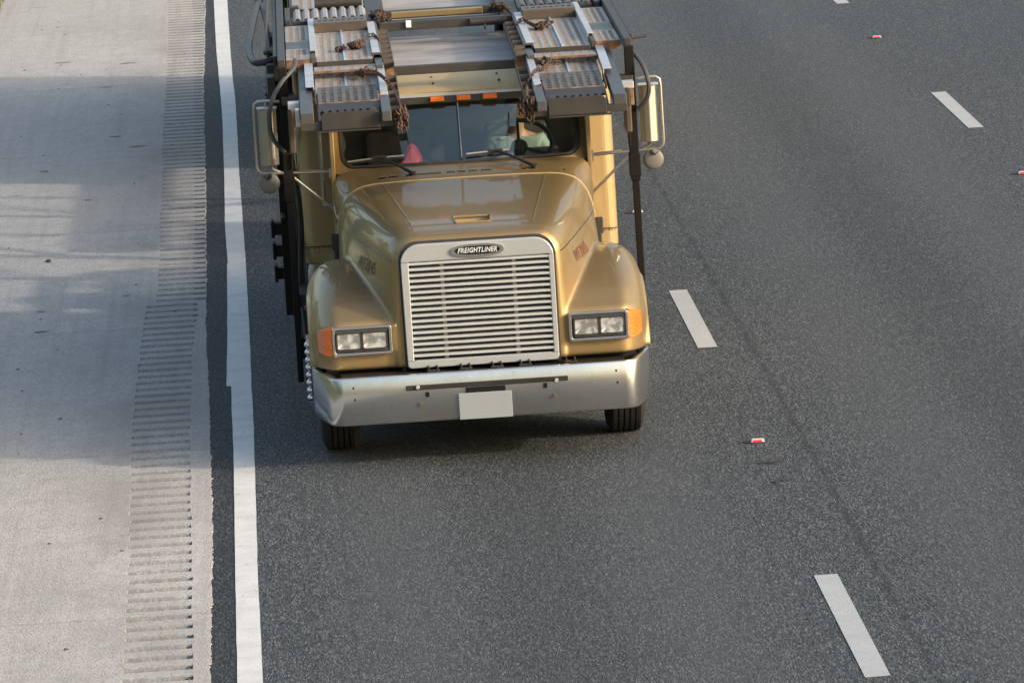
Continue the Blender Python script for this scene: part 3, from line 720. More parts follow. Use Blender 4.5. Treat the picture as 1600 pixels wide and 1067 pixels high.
# front wheels, axle, frame ----------------------------------------------
def wheel(name, x, y, r, w, s, parent, dual=False):
    prof = [(-w/2+.02, r*.56), (-w/2, r*.72), (-w/2+.005, r*.88), (-w/2+.03, r*.975)]
    g = .007; x_ = -w/2+.045
    while x_ < w/2-.06:
        prof += [(x_, r), (x_+.030, r), (x_+.032, r-.016), (x_+.039, r-.016)]; x_ += .041
    prof += [(w/2-.045, r), (w/2-.03, r*.975), (w/2-.005, r*.88), (w/2, r*.72), (w/2-.02, r*.56)]
    b = MB(); b.lathe_x((x, y, r), prof, 48); ty = b.build(name, 'tyre_rubber', parent, smooth=True)
    b = MB(); b.lathe_x((x, y, r), [(-w/2+.02, r*.565), (-w/4, r*.5), (s*w/4, r*.48), (s*w/4, r*.2), (s*(w/2-.02), r*.16), (s*(w/2), .001)], 32); b.build('rim', 'bright_alloy', ty, smooth=True)
    return ty
for s in (1, -1): wheel('wheel', s*1.025, 1.05, .505, .285, s, T)
for y in (6.6, 7.95):
    for s in (1, -1): wheel('wheel', s*1.07, y, .505, .26, s, T); wheel('wheel', s*.77, y, .505, .26, s, T)
b = MB(); b.box(-.9, .9, .98, 1.12, .42, .54)
for s in (1, -1): b.box(s*.38, s*.46, .40, 9.4, .74, 1.0)
for y in (6.6, 7.95): b.cyl((-.8, y, .5), (.8, y, .5), .11)
b.box(-.45, .45, .5, 2.0, .55, .9); b.box(-.55, .55, 8.9, 9.3, .8, 1.05)
b.box(-.5, .5, .62, 2.6, .27, .95); b.box(-.85, .85, 2.0, 2.2, .28, .8); b.box(-.42, .42, 2.6, 9.0, .45, .72); b.build('chassis', 'black_steel', T)  # low boxes added to keep sunlight from crossing under the truck
for s in (1, -1):
    b = MB(); b.box(s*.55, s*1.12, 2.15, 2.9, .26, .80); b.build('underbody_block', 'black_steel', T, bevel=.01)  # added to block sunlight passing beneath the cab
    b = MB(); b.cyl((s*.86, 3.0, .60), (s*.86, 5.6, .60), .33, None, 28); b.build('fuel_tank', 'bright_alloy', T, smooth=True)

# cowl and cab -----------------------------------------------------------
def sec_at(y0, f):
    for (ya, ha), (yb_, hb_) in zip(HS[:-1], HS[1:]):
        if ya <= y0 <= yb_:
            k = (y0-ya)/(yb_-ya); return [(p[0]+(q[0]-p[0])*k, p[1]+(q[1]-p[1])*k+f) for p, q in zip(ha, hb_)]
c0 = sec_at(2.2, 0)
cw = [(2.222, [(x*1.0, z+.004) for x, z in c0]), (2.235, [(x*1.006, z+.012) for x, z in c0]), (2.36, [(x*1.008, z+.030 if z > 1.6 else z+.015) for x, z in c0]),
      (2.50, [(0, 1.802), (.62, 1.798), (.84, 1.785), (.925, 1.735), (.955, 1.62), (.962, 1.36), (.962, 1.0)]),
      (2.60, [(0, 1.812), (.62, 1.808), (.86, 1.800), (.945, 1.765), (.966, 1.64), (.968, 1.36), (.968, 1.0)])]
b = MB(); b.loft([mirror_sec(h, y) for y, h in cw], cap=False, closed=True); cowl = b.build('cowl', 'gold_paint', T, smooth=True, subsurf=1)
# windshield frame: tilted plane, u across, v up the glass, t inward
WZ0, WZ1, WY0, WY1 = 1.77, 2.31, 2.555, 2.905
def wf(u, v, tt):
    k = (v-WZ0)/(WZ1-WZ0); y = WY0+(WY1-WY0)*k+.10*(u/.95)**2
    return (u, y+tt*.84, v+tt*-.5)
hole = rrect(-.893, .893, 1.806, 2.268, .10, 8)
outl = rrect(-.968, .968, 1.77, 2.31, .05, 8)
def dense(p, n=6):
    return [(p[i][0]+(p[(i+1) % len(p)][0]-p[i][0])*k/n, p[i][1]+(p[(i+1) % len(p)][1]-p[i][1])*k/n) for i in range(len(p)) for k in range(n)]
b = MB(); b.ring(dense(outl), dense(hole), wf, 0, .05); frame = b.build('windshield_frame', 'gold_paint', T, bevel=.006)
hole2 = rrect(-.868, .868, 1.824, 2.252, .088, 8)
hole1 = rrect(-.891, .891, 1.808, 2.266, .098, 8)
b = MB(); b.ring(dense(hole1), dense(hole2), wf, -.008, .02); b.build('windshield_seal', 'rubber', T)
for s in (1, -1):
    nx, nz = 10, 6; b = MB(); xa, xb = (.008, .880)
    for j in range(nz+1):
        for i in range(nx+1): b.add([wf(s*(xa+(xb-xa)*i/nx), 1.816+(.446)*j/nz, .012)])
    for j in range(nz):
        for i in range(nx): b.face((j*(nx+1)+i, j*(nx+1)+i+1, (j+1)*(nx+1)+i+1, (j+1)*(nx+1)+i))
    b.build('windshield_glass', 'windshield_glass', T, smooth=True)
b = MB(); b.hexa([wf(-.010, 1.83, -.006), wf(.010, 1.83, -.006), wf(.010, 1.83, .03), wf(-.010, 1.83, .03), wf(-.010, 2.245, -.006), wf(.010, 2.245, -.006), wf(.010, 2.245, .03), wf(-.010, 2.245, .03)]); dv = b.build('windshield_divider', 'rubber', T)
b = MB(); b.tube([wf(.004, 1.845, -.009), wf(.004, 2.235, -.009)], .004, 6); b.build('divider_strip', 'chrome', dv)
b = MB()
for k in range(47):
    u = -.86+k*.0374; p = Vector(wf(u, 1.788, -.001)); b.sphere(p, (.006, .005, .006), 6, 4)
for k in range(14):
    for s in (1, -1): b.sphere((s*.966, 2.63, 1.72-k*.05), (.004, .006, .006), 6, 4)
b.build('rivet', 'gold_sleeper', frame, smooth=True)
# air slots in the cowl
bpy.context.view_layer.update(); dgr = bpy.context.evaluated_depsgraph_get(); ce = cowl.evaluated_get(dgr)
for u0, u1 in ((-.625, -.565), (-.545, -.48), (-.42, -.16), (-.12, -.06), (-.04, .02), (.045, .105), (.135, .205), (.44, .75)):
    q = [ce.ray_cast(Vector((u, y, 2.0)), Vector((0, 0, -1)))[1] for u, y in ((u0, 2.300), (u1, 2.300), (u1, 2.352), (u0, 2.352))]
    b = MB(); b.use('emblem_black'); i0 = b.add([p+Vector((0, 0, .0015)) for p in q]); b.face((i0, i0+1, i0+2, i0+3))
    b.use('gold_paint'); b.tube([q[0]+Vector((0, -.004, 0)), q[1]+Vector((0, -.004, 0))], .0035, 6); b.tube([q[3]+Vector((0, .004, .002)), q[2]+Vector((0, .004, .002))], .005, 6)
    b.build('air_slot', None, cowl, clean=False)
# wipers
def wiper(px, p1, bl0, bl1):
    b = MB(); P = Vector(px); b.use('rubber'); b.tube([P, P.lerp(Vector(p1), .5)+Vector((0, -.02, .01)), p1], [.014, .010, .008], 8); b.cyl(P-Vector((0, 0, .02)), P+Vector((0, -.01, .012)), .02)
    b.use('bright_alloy'); b.tube([bl0, p1, bl1], .006, 6); b.use('rubber'); b.beam(Vector(bl0)+Vector((0, .006, -.012)), Vector(bl1)+Vector((0, .006, -.012)), .006, .014)
    b.tube([Vector(p1)-Vector((.06, 0, -.002)), Vector(p1)+Vector((.05, 0, .004))], .011, 6)
    b.build('wiper', None, T, smooth=True)
wiper((-.365, 2.33, 1.782), wf(-.60, 1.865, -.028), wf(-.84, 1.846, -.024), wf(-.42, 1.872, -.024))
wiper((.530, 2.33, 1.782), wf(.26, 1.865, -.028), wf(.04, 1.858, -.024), wf(.36, 1.868, -.024))
# cab walls with real window openings, doors
def wall(x, w, yz_out, yz_in, mat, name):
    b = MB(); b.ring(yz_out, yz_in, lambda u, v, tt: (x+tt, u, v), -w, w); return b.build(name, mat, T, bevel=.006)
for s in (1, -1):
    oo = rrect(2.605, 3.86, .95, 2.29, .02, 4); ii = rrect(2.98, 3.62, 1.66, 2.20, .05, 4)
    wall(s*.952, .016, oo, ii, 'gold_paint', 'cab_side')
    b = MB(); b.prism(rrect(2.96, 3.64, 1.64, 2.22, .05, 4), lambda u, v, tt: (s*.945+tt, u, v), -.002, .002); b.build('side_glass', 'side_glass', T)
    b = MB(); b.tube([(s*.968, 3.3, 2.06), (s*1.035, 3.3, 2.06), (s*1.035, 3.3, 2.05), (s*1.035, 3.3, 1.47), (s*1.035, 3.3, 1.46), (s*.968, 3.3, 1.46)], .017, 10); (b.build('grab_handle', 'mirror_shell', T, smooth=True) if s < 0 else None)
    b = MB(); b.box(s*.90, s*1.03, 2.7, 3.7, .50, .53); b.box(s*.90, s*1.03, 2.7, 3.7, .84, .87); b.build('step', 'bright_alloy', T, bevel=.004)
# roof
rf = []
for y, z, hw in ((2.885, 2.285, .93), (2.91, 2.312, .945), (3.05, 2.345, .955), (3.25, 2.374, .96), (3.45, 2.392, .962), (3.86, 2.40, .965)):
    rf.append([(-hw, y, z-.09), (-hw+.02, y, z-.04), (-hw+.10, y, z-.008), (-.4, y, z), (0, y, z+.004), (.4, y, z), (hw-.10, y, z-.008), (hw-.02, y, z-.04), (hw, y, z-.09)])
b = MB(); b.loft(rf, cap=False); b.build('cab_roof', 'gold_roof', T, solid=.01, smooth=True, subsurf=1)
b = MB()
for x, y in ((-.165, 3.07), (.33, 3.06), (-.17, 3.27), (.32, 3.26)): b.cyl((x, y, 2.33), (x, y, 2.347+.115*(y-3.05)+.012), .011, .009, 8)
b.build('roof_bolt', 'dark_steel', T)
# sleeper box
b = MB(); b.prism(rrect(-1.2, 1.2, 3.87, 5.92, .085, 6), lambda u, v, tt: (u, v, tt), .93, 2.392); slp = b.build('sleeper', 'gold_sleeper', T, bevel=.012)
b = MB(); b.prism(rrect(-1.17, 1.17, 3.52, 5.90, .06, 5), lambda u, v, tt: (u, v, tt), 2.402, 2.412); b.build('roof_sheet', 'dusty_roof', T, bevel=.003)
b = MB(); b.box(-1.19, 1.19, 3.862, 3.869, 1.065, 1.073)
for k in range(60): b.sphere((-1.17+k*.0397, 3.868, 1.055), (.006, .005, .006), 5, 3)
b.build('rivet', 'brown_steel', slp)
# dark header bar with marker lamps over the glass
b = MB(); b.box(-.92, .92, 2.83, 2.90, 2.232, 2.285); hd = b.build('header_bar', 'dark_steel', T, bevel=.004)
b = MB(); b.box(-.92, .92, 2.826, 2.90, 2.2855, 2.296); b.build('header_trim', 'bright_alloy', hd)
lamp0 = None
for x in (-.146, .050, .246):
    if lamp0 is None: b = MB(); b.box(-.052, .052, 2.805, 2.831, 2.246, 2.282); lamp0 = b.build('clearance_lamp', 'amber_lens', T, bevel=.005); lamp0.location = (x, 0, 0)
    else: c = lamp0.copy(); COL.objects.link(c); c.parent = T; c.location = (x, 0, 0)
# interior
b = MB(); b.box(-.93, .93, 2.66, 3.05, 1.55, 1.76); b.box(-.93, .93, 3.05, 3.06, 1.1, 1.7); b.box(.16, .74, 2.98, 3.14, 1.74, 1.82); b.build('dashboard', 'dash_vinyl', T, bevel=.02)
b = MB(); b.box(-.93, .93, 3.82, 3.86, .95, 2.36); b.box(-.93, .93, 2.6, 3.86, .95, 1.0); b.box(-.93, .93, 2.93, 3.84, 2.27, 2.275); b.build('cab_liner', 'cab_trim', T)
for x in (-.45, .45):
    b = MB(); b.box(x-.24, x+.24, 3.2, 3.68, 1.15, 1.28); b.box(x-.24, x+.24, 3.64, 3.76, 1.25, 1.95); b.build('seat', 'seat_cloth', T, bevel=.04)
SWC = Vector((.45, 2.99, 1.87)); ax = Vector((0, -.62, .78)).normalized(); e1 = Vector((1, 0, 0)); e2 = ax.cross(e1)
b = MB(); b.tube([SWC+(e1*math.cos(2*math.pi*k/36)+e2*math.sin(2*math.pi*k/36))*.245 for k in range(36)], .017, 8, True)
for a in (90, 210, 330): b.tube([SWC-ax*.03, SWC+(e1*math.cos(R(a))+e2*math.sin(R(a)))*.24], .012, 6)
b.cyl(SWC-ax*.06, SWC-ax*.01, .07, .06); b.cyl(SWC-ax*.05, SWC-ax*.35, .035); b.build('steering_wheel', 'rubber', T, smooth=True)

# things in the cab ------------------------------------------------------
def W_(p): return (p[0]+1.15, p[1]+41.87, p[2])
b = MB(); n = 7
for i in range(n):
    u = i/(n-1); b.add([(.10+.28*u, 2.70, 1.768+.016*math.sin(u*3.1)), (.12+.28*u, 2.92, 1.772+.03*u*u+.012*math.sin(u*3))])
for i in range(n-1): b.face((2*i, 2*i+2, 2*i+3, 2*i+1))
o = b.build('paper_sheet', 'paper', None, solid=.001); o.location = (1.15, 41.87, 0); tag(o, 'white sheet of paper lying on the dashboard in front of the steering wheel', 'paper')
rc = empty('red_bag', W_((-.42, 2.85, 1.76))); tag(rc, 'crumpled red and pink bag on the dashboard left of the windshield divider', 'bag')
b = MB(); b.loft([[(-.02, -.10, 0), (.17, -.10, 0), (.17, .10, 0), (-.02, .10, 0)], [(-.01, -.07, .10), (.13, -.08, .10), (.14, .06, .10), (0, .07, .10)], [(.03, -.02, .19), (.09, -.03, .19), (.09, .03, .19), (.03, .03, .19)]], closed=True); b.build('bag_body', 'red_cloth', rc, subsurf=1)
b = MB(); b.loft([[(-.12, -.13, 0), (.13, -.13, 0), (.13, -.06, 0), (-.12, -.06, 0)], [(.0, -.105, .07), (.11, -.11, .07), (.11, -.06, .07), (.0, -.06, .07)], [(.04, -.085, .16), (.08, -.09, .16), (.08, -.06, .16), (.04, -.06, .16)]], closed=True); b.build('bag_flap', 'pink_cloth', rc, subsurf=1)

# driver -----------------------------------------------------------------
def skinned(name, verts, edges, radii, mat, parent, root=0, sub=2):
    me = bpy.data.meshes.new(name); me.from_pydata(verts, edges, []); me.materials.append(M[mat])
    o = bpy.data.objects.new(name, me); COL.objects.link(o); o.parent = parent
    md = o.modifiers.new('skin', 'SKIN'); md.use_smooth_shade = True
    for i, r in enumerate(radii):
        sv_ = me.skin_vertices[0].data[i]; sv_.radius = r if isinstance(r, tuple) else (r, r); sv_.use_root = (i == root)
    o.modifiers.new('sub', 'SUBSURF').levels = sub; o.modifiers['sub'].render_levels = sub
    bpy.context.view_layer.update(); realise(o)
    o.data.polygons.foreach_set('use_smooth', [True]*len(o.data.polygons)); return o
D = empty('person', W_((.45, 3.36, 1.28))); tag(D, 'driver in a grey green polo shirt with both hands on the steering wheel', 'person')
# coordinates relative to the seat point; y negative is towards the windshield
bv = [(0, .10, .06), (0, .12, .22), (0, .12, .40), (0, .10, .53), (0, .07, .62), (0, .05, .67), (0, .02, .76), (0, .00, .84),
      (-.17, .10, .54), (-.25, .02, .32), (-.225, -.22, .40), (-.20, -.30, .46), (.17, .10, .54), (.27, .02, .32), (.245, -.22, .42), (.215, -.31, .48),
      (-.10, .06, .03), (-.13, -.34, .04), (-.13, -.42, -.28), (.10, .06, .03), (.13, -.34, .04), (.13, -.42, -.28)]
be = [(0, 1), (1, 2), (2, 3), (3, 4), (4, 5), (5, 6), (6, 7), (3, 8), (8, 9), (9, 10), (10, 11), (3, 12), (12, 13), (13, 14), (14, 15), (0, 16), (16, 17), (17, 18), (0, 19), (19, 20), (20, 21)]
br = [(.16, .12), (.16, .125), (.17, .12), (.14, .09), (.065, .065), (.058, .06), (.075, .09), (.07, .085), .062, .050, .040, .030, .062, .050, .040, .030, .09, .075, .055, .09, .075, .055]
body = skinned('body', bv, be, br, 'skin', D)
def cloth(name, mat, vs, es, rr, root=0): return skinned(name, vs, es, rr, mat, D, root, 2)
cloth('shirt', 'shirt_green', [bv[i] for i in (0, 1, 2, 3)]+[(0, .085, .585), bv[8], (-.232, .05, .37), bv[12], (.25, .05, .37)], [(0, 1), (1, 2), (2, 3), (3, 4), (3, 5), (5, 6), (3, 7), (7, 8)], [(.18, .135), (.18, .14), (.19, .135), (.155, .105), (.085, .085), .082, .075, .082, .075])
cloth('trousers', 'trousers', [bv[i] for i in (0, 16, 17, 18, 19, 20, 21)], [(0, 1), (1, 2), (2, 3), (0, 4), (4, 5), (5, 6)], [(.165, .13), .10, .085, .065, .10, .085, .065])
b = MB(); b.sphere((0, .02, .80), (.073, .092, .115), 20, 14); b.sphere((0, -.062, .785), (.017, .022, .028), 8, 6); b.sphere((0, -.055, .705), (.035, .03, .025), 10, 6)
for s in (1, -1): b.sphere((s*.074, .03, .795), (.012, .022, .032), 8, 6)
b.build('head', 'skin', D, smooth=True)
b = MB(); b.sphere((0, .035, .845), (.080, .095, .085), 16, 10); b.build('hair', 'hair', D, smooth=True)
b = MB()
for s in (1, -1): b.sphere((s*.03, -.062, .812), (.012, .008, .008), 8, 6); b.box(s*.012, s*.046, -.073, -.06, .826, .832)
b.box(-.024, .024, -.083, -.075, .737, .743); b.build('eye', 'hair', D)
for s, ep in ((-1, Vector((-.20, -.31, .465))), (1, Vector((.215, -.32, .485)))):
    b = MB(); b.sphere(ep, (.034, .040, .028), 12, 8)
    for k in range(4):
        q = ep+Vector((-.026+.017*k, -.03, .012)); b.tube([q, q+Vector((0, -.035, .010)), q+Vector((0, -.055, -.018)), q+Vector((0, -.035, -.040-.004*(k % 2)))], [.010, .009, .0085, .007], 6)
    b.tube([ep+Vector((-s*.03, -.005, 0)), ep+Vector((-s*.055, -.03, .012)), ep+Vector((-s*.06, -.055, .008))], [.012, .010, .008], 6)
    b.build('hand', 'skin', D, smooth=True)

# mirrors ----------------------------------------------------------------
for s in (1, -1):
    b = MB()
    pl = [(1.345, 2.735), (1.375, 2.68), (1.42, 2.665), (1.47, 2.69), (1.485, 2.735)]
    b.prism([(s*x, y) for x, y in pl] if s > 0 else [(s*x, y) for x, y in reversed(pl)], lambda u, v, tt: (u, v, tt), 1.86, 2.285)
    mr = b.build('mirror', 'mirror_shell', T, bevel=.006, smooth=False)
    b = MB(); b.box(s*1.355, s*1.475, 2.7355, 2.742, 1.88, 2.27); b.build('mirror_glass', 'chrome', mr)
    b = MB(); b.box(s*1.34, s*1.49, 2.66, 2.74, 2.286, 2.300); b.build('mirror_cap', 'bright_alloy', mr, bevel=.004)
    b = MB(); b.tube([(s*1.345, 2.70, 2.335), (s*1.40, 2.70, 2.345), (s*1.48, 2.70, 2.345), (s*1.507, 2.70, 2.325), (s*1.512, 2.70, 2.28), (s*1.515, 2.70, 1.87), (s*1.508, 2.70, 1.83), (s*1.48, 2.70, 1.808), (s*1.40, 2.72, 1.80), (s*.965, 2.72, 1.785)], .0105, 10)
    b.tube([(s*1.345, 2.70, 2.335), (s*1.20, 2.74, 2.33), (s*.96, 2.8, 2.32)], .012, 8)
    b.tube([(s*1.40, 2.72, 1.83), (s*1.25, 2.74, 1.76), (s*.965, 2.76, 1.50)], .011, 8)
    b.tube([(s*1.40, 2.72, 1.83), (s*1.43, 2.70, 1.87)], .014, 8); b.tube([(s*1.42, 2.70, 2.30), (s*1.42, 2.70, 2.345)], .012, 8)
    b.tube([(s*1.20, 2.735, 1.805), (s*.965, 2.70, 1.795)], .008, 6); b.box(s*.955, s*.985, 2.68, 2.80, 1.745, 1.815)
    b.build('mirror_bracket', 'mirror_shell', T, smooth=True)
    b = MB(); N = 28; c = (s*1.43, 2.70, 1.728)
    ids = [b.add([(c[0]+r*math.cos(2*math.pi*k/N), c[1]+y, c[2]+r*math.sin(2*math.pi*k/N)) for k in range(N)]) for r, y in ((.002, -.014), (.03, -.013), (.058, -.009), (.072, -.002), (.078, .006), (.073, .012), (.002, .012))]
    for a, d in zip(ids[:-1], ids[1:]):
        for k in range(N): b.face((a+k, a+(k+1) % N, d+(k+1) % N, d+k))
    b.build('spot_mirror', 'dull_shell', T, smooth=True)
    b = MB(); b.tube([(s*1.435, 2.68, 1.765), (s*1.42, 2.69, 1.80)], .010, 6); b.tube([(s*1.47, 2.67, 1.79), (s*1.44, 2.65, 1.765), (s*1.41, 2.66, 1.78), (s*1.43, 2.67, 1.80)], .005, 5); b.build('spot_mirror_arm', 'rubber', T)

# ------------------------------------------------------------------ loading rack over the cab
zA = lambda y: 2.400+.060*(y-.6)
ZB = 2.600
def rk(fn_, name, mat, bevel=.004, **k):
    """build the same rack part on both sides"""
    for s in (-1, 1):
        b = MB(); fn_(b, s); b.build(name, mat, T, bevel=bevel, **k)
# front section
rk(lambda b, s: b.slab(s*1.072, s*1.168, 1.06, 3.12, zA, .080), 'outer_rail', 'grey_steel', .006)
def f(b, s):
    b.slab(s*1.055, s*1.118, 1.96, 3.06, lambda y: zA(y)+.034, .007); b.slab(s*1.055, s*1.062, 1.96, 3.06, lambda y: zA(y)+.027, .05)
rk(f, 'side_flange', 'bright_alloy', .002)
rk(lambda b, s: b.slab(s*1.046, s*1.054, 1.50, 1.98, lambda y: zA(y)+.012, .05), 'flange_lip', 'brown_steel', .002)
def cols_(n, a, c): return [a+(c-a)*(i+.5)/n for i in range(n)]
def perf_plate(name, xa, xb, ya, yb_, zf, ncol, nrow, hw, hl, mat, rim, groups=None, solid=.005):
    for s in (-1, 1):
        b = MB(); b.use(mat)
        gs = groups or [(xa+.02, xb-.02, ncol)]; cc = [c for (a, d, n) in gs for c in cols_(n, a, d)]
        b.perf(xa, xb, ya, yb_, zf, cc, hw, cols_(nrow, ya+.03, yb_-.03), hl, rim)
        if s < 0: b.v = [(-x, y, z) for x, y, z in b.v]; b.f = [tuple(reversed(q)) for q in b.f]
        b.build(name, None, T, solid=solid, clean=False)
perf_plate('deck_plate', .592, 1.046, 2.02, 2.86, lambda x, y: zA(y)-.030, 6, 13, .030, .034, 'deck_alloy', 'hole_rim_rust', [(.62, .80, 3), (.84, 1.02, 3)])
rk(lambda b, s: b.slab(s*.594, s*1.046, 1.50, 2.90, lambda y: zA(y)-.078, .006), 'sky_block_sheet', 'black_steel', 0)  # black sheets added so no sky shows through the plate holes
rk(lambda b, s: b.box(s*.607, s*1.020, 2.92, 5.30, ZB-.072, ZB-.066), 'sky_block_sheet', 'black_steel', 0)
rk(lambda b, s: b.box(s*1.068, s*1.247, 2.98, 5.40, ZB-.06, ZB-.054), 'sky_block_sheet', 'black_steel', 0)
rk(lambda b, s: b.box(s*.607, s*1.178, 5.60, 9.40, ZB-.06, ZB-.054), 'sky_block_sheet', 'black_steel', 0)
rk(lambda b, s: b.slab(s*.812, s*.828, 2.02, 2.86, lambda y: zA(y)-.018, .010), 'deck_rib', 'bright_alloy', .002)
perf_plate('ramp_plate', .600, 1.035, 1.50, 2.13, lambda x, y: zA(y)-.006-.012*(2.13-y), 7, 9, .031, .040, 'deck_dark', 'deck_dark', [(.615, 1.02, 7)])
rk(lambda b, s: b.slab(s*.60, s*1.035, 1.478, 1.498, lambda y: zA(y)-.008, .014), 'ramp_edge', 'rusty_edge', .003)
# sloping front sheet with a row of round holes
for s in (-1, 1):
    b = MB(); n = 8; x0, x1 = .60, 1.04; dw = (x1-x0)/n
    def sh(u, v): return (s*u, 1.475-.40*v, 2.440-.075*v)
    for i in range(n):
        xa, xb = x0+i*dw, x0+(i+1)*dw; xm = (xa+xb)/2; N = 16; r = .0165
        inner = [(xm+r*math.cos(2*math.pi*k/N), .55+.16*math.sin(2*math.pi*k/N)) for k in range(N)]
        outer = []
        for k in range(N):
            c, q = math.cos(2*math.pi*k/N), math.sin(2*math.pi*k/N); mx = max(abs(c), abs(q)); outer.append((xm+c/mx*dw/2, .5+q/mx*.5))
        a = b.add([sh(*p) for p in outer]); d = b.add([sh(*p) for p in inner])
        for k in range(N): b.face((a+k, a+(k+1) % N, d+(k+1) % N, d+k))
    o = b.build('front_sheet', 'dark_steel', T, solid=.006)
    b = MB(); b.prism([(.605, 2.300), (1.02, 2.300), (1.02, 2.405), (.995, 2.428), (.63, 2.428), (.605, 2.405)], lambda u, v, tt: (s*u, tt, v), 1.035, 1.047); b.build('flap', 'dark_steel', T, bevel=.003)
    b = MB(); b.cyl((s*.640, 1.20, 2.40), (s*.640, 1.16, 2.402), .028, None, 12); b.build('hinge_boss', 'grey_steel', T)
def f(b, s): b.box(s*.50, s*1.172, 1.062, 1.14, 2.300, 2.352); b.box(s*.60, s*1.06, .985, 1.07, 2.290, 2.298)
rk(f, 'front_beam', 'dark_steel', .005)
def f(b, s): b.slab(s*.520, s*.588, .95, 2.80, zA, .072)
rk(f, 'inner_rail', 'grey_steel', .005)
def f(b, s): b.slab(s*.528, s*.582, 1.60, 2.76, lambda y: zA(y)+.020, .019)
rk(f, 'rail_cap', 'bright_alloy', .003)
rk(lambda b, s: b.box(s*.583, s*.590, 1.58, 1.68, 2.43, 2.475), 'rail_lug', 'rusty_edge', .002)
for s in (-1, 1):
    for y in (2.46, 2.14, 1.82, 1.50, 1.18):
        b = MB(); b.cyl((s*.522, y, zA(y)-.036), (s*.448, y, zA(y)-.036), .030, None, 12); b.cyl((s*.449, y, zA(y)-.036), (s*.446, y, zA(y)-.036), .024, None, 12); b.build('ratchet_tube', 'brown_steel', T, smooth=True)
    b = MB(); b.slab(s*.444, s*.450, 1.05, 2.60, lambda y: zA(y)-.010, .05); b.build('ratchet_strip', 'dark_steel', T)
# second section: raised tray
def f(b, s): b.box(s*.595, s*1.05, 2.58, 2.60, 2.508, 2.545)
perf_plate('step_plate', .592, 1.046, 2.60, 2.90, lambda x, y: 2.550, 6, 3, .030, .040, 'deck_alloy', 'hole_rim_rust', [(.62, .80, 3), (.84, 1.02, 3)])
rk(lambda b, s: b.box(s*.60, s*1.10, 2.575, 2.598, 2.535, 2.552), 'step_edge', 'rusty_edge', .003)
perf_plate('tray_plate', .605, 1.022, 2.92, 4.98, lambda x, y: ZB-.018, 6, 26, .029, .040, 'deck_alloy', 'hole_rim_rust', [(.625, .79, 3), (.835, 1.0, 3)])
rk(lambda b, s: b.box(s*.805, s*.820, 2.92, 4.98, ZB-.017, ZB-.004), 'tray_rib', 'bright_alloy', .002)
rk(lambda b, s: b.box(s*.605, s*1.022, 2.905, 2.919, ZB-.052, ZB-.014), 'tray_lip', 'dark_steel', .003)
perf_plate('walkway_plate', 1.066, 1.248, 4.26, 5.40, lambda x, y: ZB+.004, 3, 15, .030, .036, 'deck_alloy', 'hole_rim_rust')
rk(lambda b, s: b.box(s*1.066, s*1.248, 3.74, 4.258, ZB-.006, ZB+.004), 'walkway_patch', 'grey_steel', .003)
perf_plate('walkway_plate', 1.066, 1.248, 2.98, 3.738, lambda x, y: ZB+.004, 3, 10, .030, .036, 'deck_alloy', 'hole_rim_rust')
rk(lambda b, s: b.box(s*1.066, s*1.25, 2.958, 2.979, ZB-.062, ZB+.006), 'walkway_lip', 'rusty_edge', .004)
def f(b, s): b.box(s*1.020, s*1.066, 3.30, 5.60, ZB+.028, ZB+.036); b.box(s*1.020, s*1.027, 3.30, 5.60, ZB-.03, ZB+.028)
rk(f, 'tray_flange', 'bright_alloy', .002)
rk(lambda b, s: b.box(s*1.028, s*1.064, 2.95, 3.30, ZB-.07, ZB+.014), 'flange_block', 'brown_steel', .004)
rk(lambda b, s: b.box(s*.605, s*1.02, 4.99, 5.02, ZB-.02, ZB+.055), 'tray_stop', 'brown_steel', .004)
perf_plate('stop_plate', .605, 1.02, 5.02, 5.32, lambda x, y: ZB+.056, 8, 1, .030, .09, 'deck_dark', 'deck_dark')
for s in (-1, 1):
    b = MB(); b.use('grey_steel'); b.ring(rrect(.530, .604, ZB-.074, ZB+.002, .008, 3), rrect(.542, .592, ZB-.062, ZB-.010, .006, 3), lambda u, v, tt: (s*u, tt, v), 3.12, 5.35); b.build('inner_rail', None, T)
    b = MB(); b.use('bright_alloy'); b.box(s*.548, s*.606, 3.14, 5.32, ZB+.003, ZB+.012); b.build('rail_cap', None, T, bevel=.003)
    b = MB(); b.box(s*.535, s*.590, 2.62, 3.115, ZB-.085, ZB-.030); b.build('rail_joint', 'grey_steel', T, bevel=.004)
    for k in range(7):
        y = 2.80+k*.34; b = MB(); b.cyl((s*.530, y, ZB-.038), (s*.458, y, ZB-.038), .032, None, 12); b.build('ratchet_tube', 'brown_steel', T, smooth=True)
    b = MB(); b.box(s*.450, s*.456, 2.70, 4.98, ZB-.085, ZB-.030); b.build('ratchet_strip', 'dark_steel', T)
# third section
for s in (-1, 1):
    b = MB(); secs = []; n = 24
    for y in (5.66, 6.36):
        row = []
        for k in range(n+1):
            x = .60+.58*k/n; row.append((s*x, y, ZB+.02+(.018 if (k % 3) else -.012)))
        secs.append(row)
    b.loft(secs, cap=False); b.build('corrugated_plate', 'deck_dark' if s > 0 else 'deck_alloy', T, solid=.005)
    b = MB(); b.box(s*.60, s*1.18, 5.60, 5.66, ZB-.04, ZB+.015); b.build('corrugated_edge', 'dark_steel', T, bevel=.004)
    b = MB(); b.cyl((s*.62, 6.55, ZB+.05), (s*1.0, 6.55, ZB+.05), .048, None, 14); b.build('roller', 'dark_steel', T, smooth=True)
    b = MB(); b.box(s*1.20, s*1.245, 5.6, 6.6, ZB-.05, ZB+.03); b.box(s*1.13, s*1.20, 6.6, 6.75, ZB-.05, ZB+.03); b.build('side_block', 'dark_steel', T, bevel=.005)
    b = MB(); b.box(s*.45, s*.60, 5.4, 9.6, ZB-.09, ZB-.01); b.build('inner_rail', 'dark_steel', T, bevel=.005)
